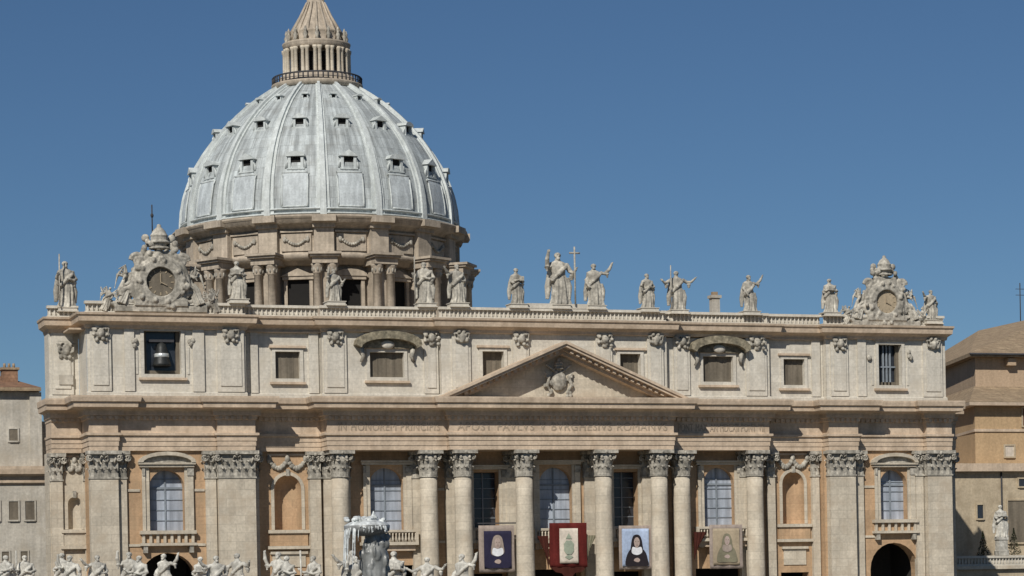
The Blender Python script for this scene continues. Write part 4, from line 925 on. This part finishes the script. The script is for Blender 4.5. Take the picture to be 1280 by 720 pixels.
for x, z, w_, h in ((-64.3, 29.9, 1.1, 1.5), (-68, 29.9, 1.1, 1.5), (-72, 29.9, 1.1, 1.5), (-64.6, 19.6, 1.2, 2.4), (-62.5, 19.6, 1.2, 2.4), (-67, 19.6, 1.2, 2.4), (-63.2, 14.3, .9, 1.2), (-65.6, 14.3, .9, 1.2)):
    yy = 30 if z > 25 else 29.4
    mb = MB(); f = .2
    mb.box(x-f, x, yy-.15, yy, z-f, z+h+f, 'grey'); mb.box(x+w_, x+w_+f, yy-.15, yy, z-f, z+h+f, 'grey'); mb.box(x, x+w_, yy-.15, yy, z+h, z+h+f, 'grey'); mb.box(x, x+w_, yy-.25, yy, z-f, z, 'grey')
    W = mb.build('window', A); p = MB(); p.box(x, x+w_, yy-.05, yy+.02, z, z+h, 'brown'); p.build('pane', W)

C_ = empty('chapel_building', (90, 40, 0), 'tall ochre and tan building with stepped brown tiled roofs right of the church', 'building')
mb = MB()
mb.prism([(82.0, 40), (118, 40), (118, 100), (99, 100)], 38, 43.2, 'pink')
mb.prism([(78.5, 34), (118, 34), (118, 100), (92.5, 84)], 26.7, 35.4, 'ochre')
mb.prism([(70.0, 31), (118, 31), (118, 90), (86, 90)], 0, 25.5, 'beige'); mb.build('wall', C_)
def tier(pts, z0, z1, m, name):
    c = MB(); c.prism(pts, z0, z1, m); return c.build(name, C_)
tier([(80.2, 38.2), (119, 38.2), (119, 101), (97.4, 101)], 43.22, 43.75, 'tile', 'eave')
tier([(76.8, 32.4), (119, 32.4), (119, 101), (92, 85)], 35.42, 35.9, 'cornice', 'eave')
tier([(69.6, 30), (119, 30), (119, 91), (85.5, 91)], 25.52, 26.68, 'cornice', 'band_cornice')
tier([(78.3, 33.8), (119, 33.8), (119, 50), (83, 50)], 31.6, 32.0, 'cornice', 'string_course')
mb = MB(); mb.add([(80.2, 38.2, 43.76), (119, 38.2, 43.76), (119, 101, 43.76), (97.4, 101, 43.76), (97, 66, 50.2), (112, 62, 53.4)], [(0, 1, 5, 4), (1, 2, 5), (2, 3, 4, 5), (3, 0, 4)], 'tile'); mb.build('roof', C_)
mb = MB(); mb.add([(76.8, 32.4, 35.92), (119, 32.4, 35.92), (119, 40.1, 38.9), (81.9, 40.1, 38.9), (92, 85, 35.92), (97, 95, 38.9)], [(0, 1, 2, 3), (0, 3, 5, 4)], 'tile'); mb.build('lower_roof', C_)
for x, z, w_, h, yy, m in ((86.5, 32.5, 1.7, 2.6, 34, 'shutterred'), (89.5, 32.5, 1.7, 2.6, 34, 'shutterred'), (83.4, 27.9, 1.5, 1.6, 34, 'cream'), (83.9, 23.3, 1.0, 1.1, 31, 'darkglass'), (76.9, 18.6, 1.0, 2.0, 31, 'darkglass'), (82.0, 15.0, 3.8, 6.2, 31, 'brown'), (92.2, 23.3, 1.0, 1.1, 31, 'darkglass')):
    mb = MB(); f = .22
    mb.box(x-f, x, yy-.2, yy, z-f, z+h+f, 'beige'); mb.box(x+w_, x+w_+f, yy-.2, yy, z-f, z+h+f, 'beige'); mb.box(x, x+w_, yy-.2, yy, z+h, z+h+f, 'beige'); mb.box(x, x+w_, yy-.3, yy, z-f, z, 'beige')
    W = mb.build('window', C_); p = MB(); p.box(x, x+w_, yy-.06, yy+.02, z, z+h, m); p.build('pane', W)
for x in (87.0, 95): mb = MB(); mb.box(x, x+1.4, 38.9, 39.9, 42.0, 43.1, 'pink'); mb.build('corbel', C_)
for x, z0, z1, y_ in ((90.6, 26.8, 35.3, 33.85), (81.0, 11.5, 25.4, 30.85)):
    mb = MB(); mb.tube([(x, y_, z0), (x, y_, z1)], .12, 'iron', 8); mb.build('downpipe', C_)
mb = MB(); mb.tube([(80.1, 38.0, 43.6), (119, 38.0, 43.6)], .16, 'iron', 8); mb.build('gutter', C_)
mb = MB(); mb.tube([(-66.4, 29.85, 26.6), (-66.4, 29.85, 36.2)], .1, 'iron', 8); mb.build('downpipe', A)
# terrace with balustrade in front of it
T_ = empty('terrace', (76, 20, 0), 'low terrace with pale stone balustrade right of the church front', 'terrace')
mb = MB(); mb.box(61, 110, 20, 30.5, 0, 11.0, 'beige'); mb.box(61, 110, 19.4, 30, 11.02, 11.5, 'pale'); mb.build('wall', T_)
mb = MB(); mb.box(61, 110, 19.6, 20.1, 12.6, 12.95, 'attic'); mb.box(61, 110, 19.6, 20.1, 11.5, 11.75, 'attic'); x = 61.3
mb.box(61, 110, 19.95, 20.08, 11.75, 12.6, 'attic')
while x < 100: mb.lathe(x, 19.8, [(.1, 11.75), (.18, 12.0), (.08, 12.35), (.12, 12.6)], 'attic', 6, cap=False); x += .5
mb.build('balustrade', T_)
statue(75.2, 19.2+1.6, 13.0, 4.6, 'reading', 'pale statue standing alone on the terrace balustrade right of the church', 0, 'book', None, True, 2.6, .7)
mb = MB(); mb.box(74.5, 75.9, 20.2, 21.4, 11.5, 13.0, 'pale'); mb.build('statue_base', T_)
def shrub(x, y, z, h, r, lab):
    E_ = empty('cone_shrub', (x, y, z), lab, 'shrub'); rnd = random.Random(int(x*10)); mb = MB()
    for k in range(900):
        t = rnd.random()**1.4; a = rnd.uniform(0, 2*PI); rr = r*(1-t)*math.sqrt(rnd.random())*1.05; c = Vector((x+rr*math.cos(a), y+rr*math.sin(a), z+.3+t*h))
        u = Vector((rnd.uniform(-1, 1), rnd.uniform(-1, 1), rnd.uniform(-1, 1))).normalized(); v = u.cross(Vector((0, 0, 1))).normalized(); s = .13
        mb.add([c-u*s, c+v*s*.6, c+u*s, c-v*s*.6], [(0, 1, 2, 3)], 'shrub')
    mb.build('foliage', E_, loc=(x, y, z)); c = MB(); c.lathe(x, y, [(.08, z), (.03, z+h*.8)], 'brown', 8); c.build('stem', E_, loc=(x, y, z))
    c = MB(); c.lathe(x, y, [(.35, z-.0), (.5, z+.45)], 'tile', 12); c.build('pot', E_, loc=(x, y, z))
shrub(73.0, 22.2, 12.0, 4.2, 1.2, 'dark cone shaped shrub left of the terrace statue'); shrub(78.0, 22.2, 12.0, 4.6, 1.3, 'dark cone shaped shrub right of the terrace statue')
mb = MB(); mb.tube([(107, 70, 50), (107, 70, 58.6)], .1, 'iron', 6)
for z in (57.6, 56.6): mb.tube([(106.2, 70, z), (107.8, 70, z)], .05, 'iron', 6)
tag(mb.build('antenna'), 'thin antenna mast above the tiled roof at the right edge', 'antenna')
mb = MB(); mb.box(34.7, 35.9, 29.6, 30.6, 42.2, 50.2, 'grey'); mb.box(34.5, 36.1, 29.4, 30.8, 50.2, 50.6, 'grey'); mb.box(34.9, 35.7, 29.8, 30.4, 50.6, 51.1, 'tile')
tag(mb.build('chimney_stack'), 'slim grey chimney standing behind the parapet between two roof statues', 'chimney')

# ------------------------------------------------------------------ left wing with white statues
Wg = empty('colonnade_wing', (-57, -60, 0), 'low stone wing with balustrade running from the left end of the church', 'colonnade')
P0, P1 = Vector((-67.6, -2.0)), Vector((-43.0, -125.0)); dv = (P1-P0); Lw = dv.length; dv /= Lw; nv = Vector((-dv.y, dv.x))*-1
def wz(t): return 9.3-1.9*t/Lw       # top of the wing falls gently towards the square
def WT(v):  # local x along wing, y across, z
    p = P0+dv*v.x+nv*v.y; return Vector((p.x, p.y, v.z))
mb = MB(); N = 12
for i in range(N):
    a, b = Lw*i/N, Lw*(i+1)/N
    z = wz((a+b)/2)
    mb.box(a, b, 0, 9, 0, z-1.7, 'pale', WT); mb.box(a, b-.02, -.5, 9.4, z-1.68, z-1.25, 'cornice', WT)
    mb.box(a+.1, a+.9, -.25, 0, 0, z-1.7, 'pale', WT); mb.box(a+.1, a+.9, 9.0, 9.25, 0, z-1.7, 'pale', WT)
mb.build('wall', Wg)
mb = MB()
for i in range(N):
    a, b = Lw*i/N, Lw*(i+1)/N; z = wz((a+b)/2)
    for yy in (.1, 8.6):
        mb.box(a, b-.03, yy, yy+.4, z-.3, z, 'pale', WT); mb.box(a, b-.03, yy, yy+.4, z-1.25, z-1.0, 'pale', WT); mb.box(a, a+.8, yy-.1, yy+.5, z-1.25, z+.05, 'pale', WT)
        x = a+1.1
        while x < b-.2: mb.lathe(x, yy+.2, [(.1, z-1.0), (.17, z-.75), (.08, z-.45), (.12, z-.3)], 'pale', 6, cap=False, T=WT); x += .5
mb.build('balustrade', Wg)
wing = [
 ('staff', 3.0, 'with staff, nearest the left picture edge'), ('reading', 15.5, 'with book, left of leftmost pilaster'), ('pointing', 26.5, 'pointing, before the leftmost pilaster'),
 ('blessing', 36.0, 'left of the dark arch'), ('reaching', 45.5, 'reaching up beside the dark arch'), ('reading', 55.0, 'with book, left of second pilaster'),
 ('spread', 64.0, 'arms spread, before second pilaster'), ('blessing', 73.5, 'hand raised, under the left niche'), ('staff', 81.0, 'with staff, right of the left niche'),
 ('pointing', 89.0, 'pointing, just left of the fountain'), ('reading', 97.0, 'with book, just right of the fountain'), ('spread', 103.0, 'arms spread, two right of the fountain'), ('reaching', 109.0, 'last of the row, left of the navy banner')]
rnd = random.Random(21)
for pose, t, wh in wing:
    p = P0+dv*t+nv*.35; b = int(t/(Lw/N)); base = wz((b+.5)*Lw/N); zt = 14.75-t*.0238+rnd.uniform(-.35, .25); h = zt-base-.5
    statue(p.x, p.y, base, h, pose, 'pale statue on the low wing balustrade, '+wh, rnd.uniform(-1.1, .4), {'staff': 'staff', 'reading': 'book'}.get(pose), 'pale statues on the low wing', True, .4, .85)

for i, (pose, t) in enumerate((('reading', 21.0), ('blessing', 41.0), ('staff', 60.0), ('pointing', 78.5), ('reading', 93.5), ('blessing', 106.5))):
    p = P0+dv*t+nv*(-8.75 if False else 8.8); b = int(t/(Lw/N)); base = wz((b+.5)*Lw/N)
    statue(p.x, p.y, base, 14.6-t*.0238-base-.5, pose, 'pale statue on the far rail of the low wing, '+('first', 'second', 'third', 'fourth', 'fifth', 'last')[i]+' from the left', rnd.uniform(-1.1, .4), None, 'pale statues on the far rail of the wing', True, .4, .85)

# ------------------------------------------------------------------ fountain
fx, fy = -68.4, -161.0
F_ = empty('fountain', (fx, fy, 0), 'tall stone fountain with dark wet mushroom bowl and white falling water', 'fountain')
def fp(name, f):
    mb = MB(); f(mb); return mb.build(name, F_, loc=(fx, fy, 0))
fp('lower_basin', lambda m: m.lathe(fx, fy, [(4.6, 0), (4.6, .5), (4.2, .6), (4.4, 1.6), (4.6, 1.8), (4.3, 1.85), (4.1, 1.2), (0.2, 1.1)], 'fstone', 48))
def rough(name, m, voxel, matname):
    me = remeshed(m, voxel, matname, 1); return link(name, me, F_, loc=(0, 0, 0))
m = MB(); rnd = random.Random(11)
m.lathe(fx, fy, [(1.3, 1.0), (1.1, 2.0), (.7, 3.0), (.6, 5.0), (.9, 5.6), (.5, 6.2), (.45, 7.2), (.6, 8.4), (.75, 9.6), (.8, 10.4), (.8, 11.2), (.65, 11.7), (.55, 12.1), (.6, 12.5)], 'wetstone', 32)
for k in range(90):
    a_ = rnd.uniform(0, 2*PI); z_ = rnd.uniform(8.4, 12.2); r_ = rnd.uniform(.5, .85); m.ell((fx+r_*math.cos(a_), fy+r_*math.sin(a_), z_), (rnd.uniform(.1, .28), rnd.uniform(.1, .28), rnd.uniform(.15, .5)), 'wetstone', 8)
rough('stem', m, .06, 'wetstone')
fp('upper_basin', lambda m: m.lathe(fx, fy, [(.6, 5.6), (1.6, 6.0), (2.7, 6.8), (2.9, 7.1), (2.7, 7.15), (.5, 6.6)], 'fstone', 40))
fp('mushroom_cap', lambda m: m.lathe(fx-.45, fy, [(.6, 12.25), (1.1, 12.4), (1.34, 12.55), (1.38, 12.85), (1.1, 13.0), (.4, 13.1), (.15, 13.15)], 'wetstone', 32))
def wat(m):
    rnd = random.Random(5); X = fx-.45
    m.lathe(X, fy, [(1.30, 12.76), (1.37, 12.88), (1.13, 13.04), (.5, 13.2), (.2, 13.32), (.05, 13.4)], 'water', 32)
    m.tube([(X+.25, fy, 13.1), (X+.45, fy, 13.7), (X+.6, fy, 13.3)], [.12, .1, .05], 'water', 6)
    for k in range(60):
        a = rnd.uniform(PI*.75, PI*1.75); r = 1.25; L_ = rnd.uniform(.2, 2.6) if a < PI*1.3 else rnd.uniform(.1, .5)
        pts = [(X+(r+.2*q)*math.cos(a), fy+(r+.2*q)*math.sin(a), 12.85-L_*q*q) for q in (0, .3, .6, .8, 1)]
        w0 = rnd.uniform(.03, .06); m.tube(pts, [w0, w0, w0*.9, w0*.8, w0*.5], 'water', 6)
    for k in range(60):
        a = rnd.uniform(0, 2*PI); r = rnd.uniform(.2, .9); m.ell((X-.15+1.3*r*math.cos(a), fy+r*math.sin(a), 13.0+rnd.random()*.35), (.12+.15*rnd.random(),)*2+(.12,), 'water', 6)
m = MB(); wat(m); rough('falling_water', m, .035, 'water')
m = MB(); rnd = random.Random(6)
for k in range(300):
    a = rnd.uniform(0, 2*PI); r = rnd.uniform(.3, 2.3); z = 6.9+rnd.random()**1.2*4.2*(1-r/3.0)
    m.ell((fx+r*math.cos(a), fy+r*math.sin(a), z), (.06+.08*rnd.random(),)*2+(.1+.25*rnd.random(),), 'water', 6)
rough('water_spray', m, .045, 'water')
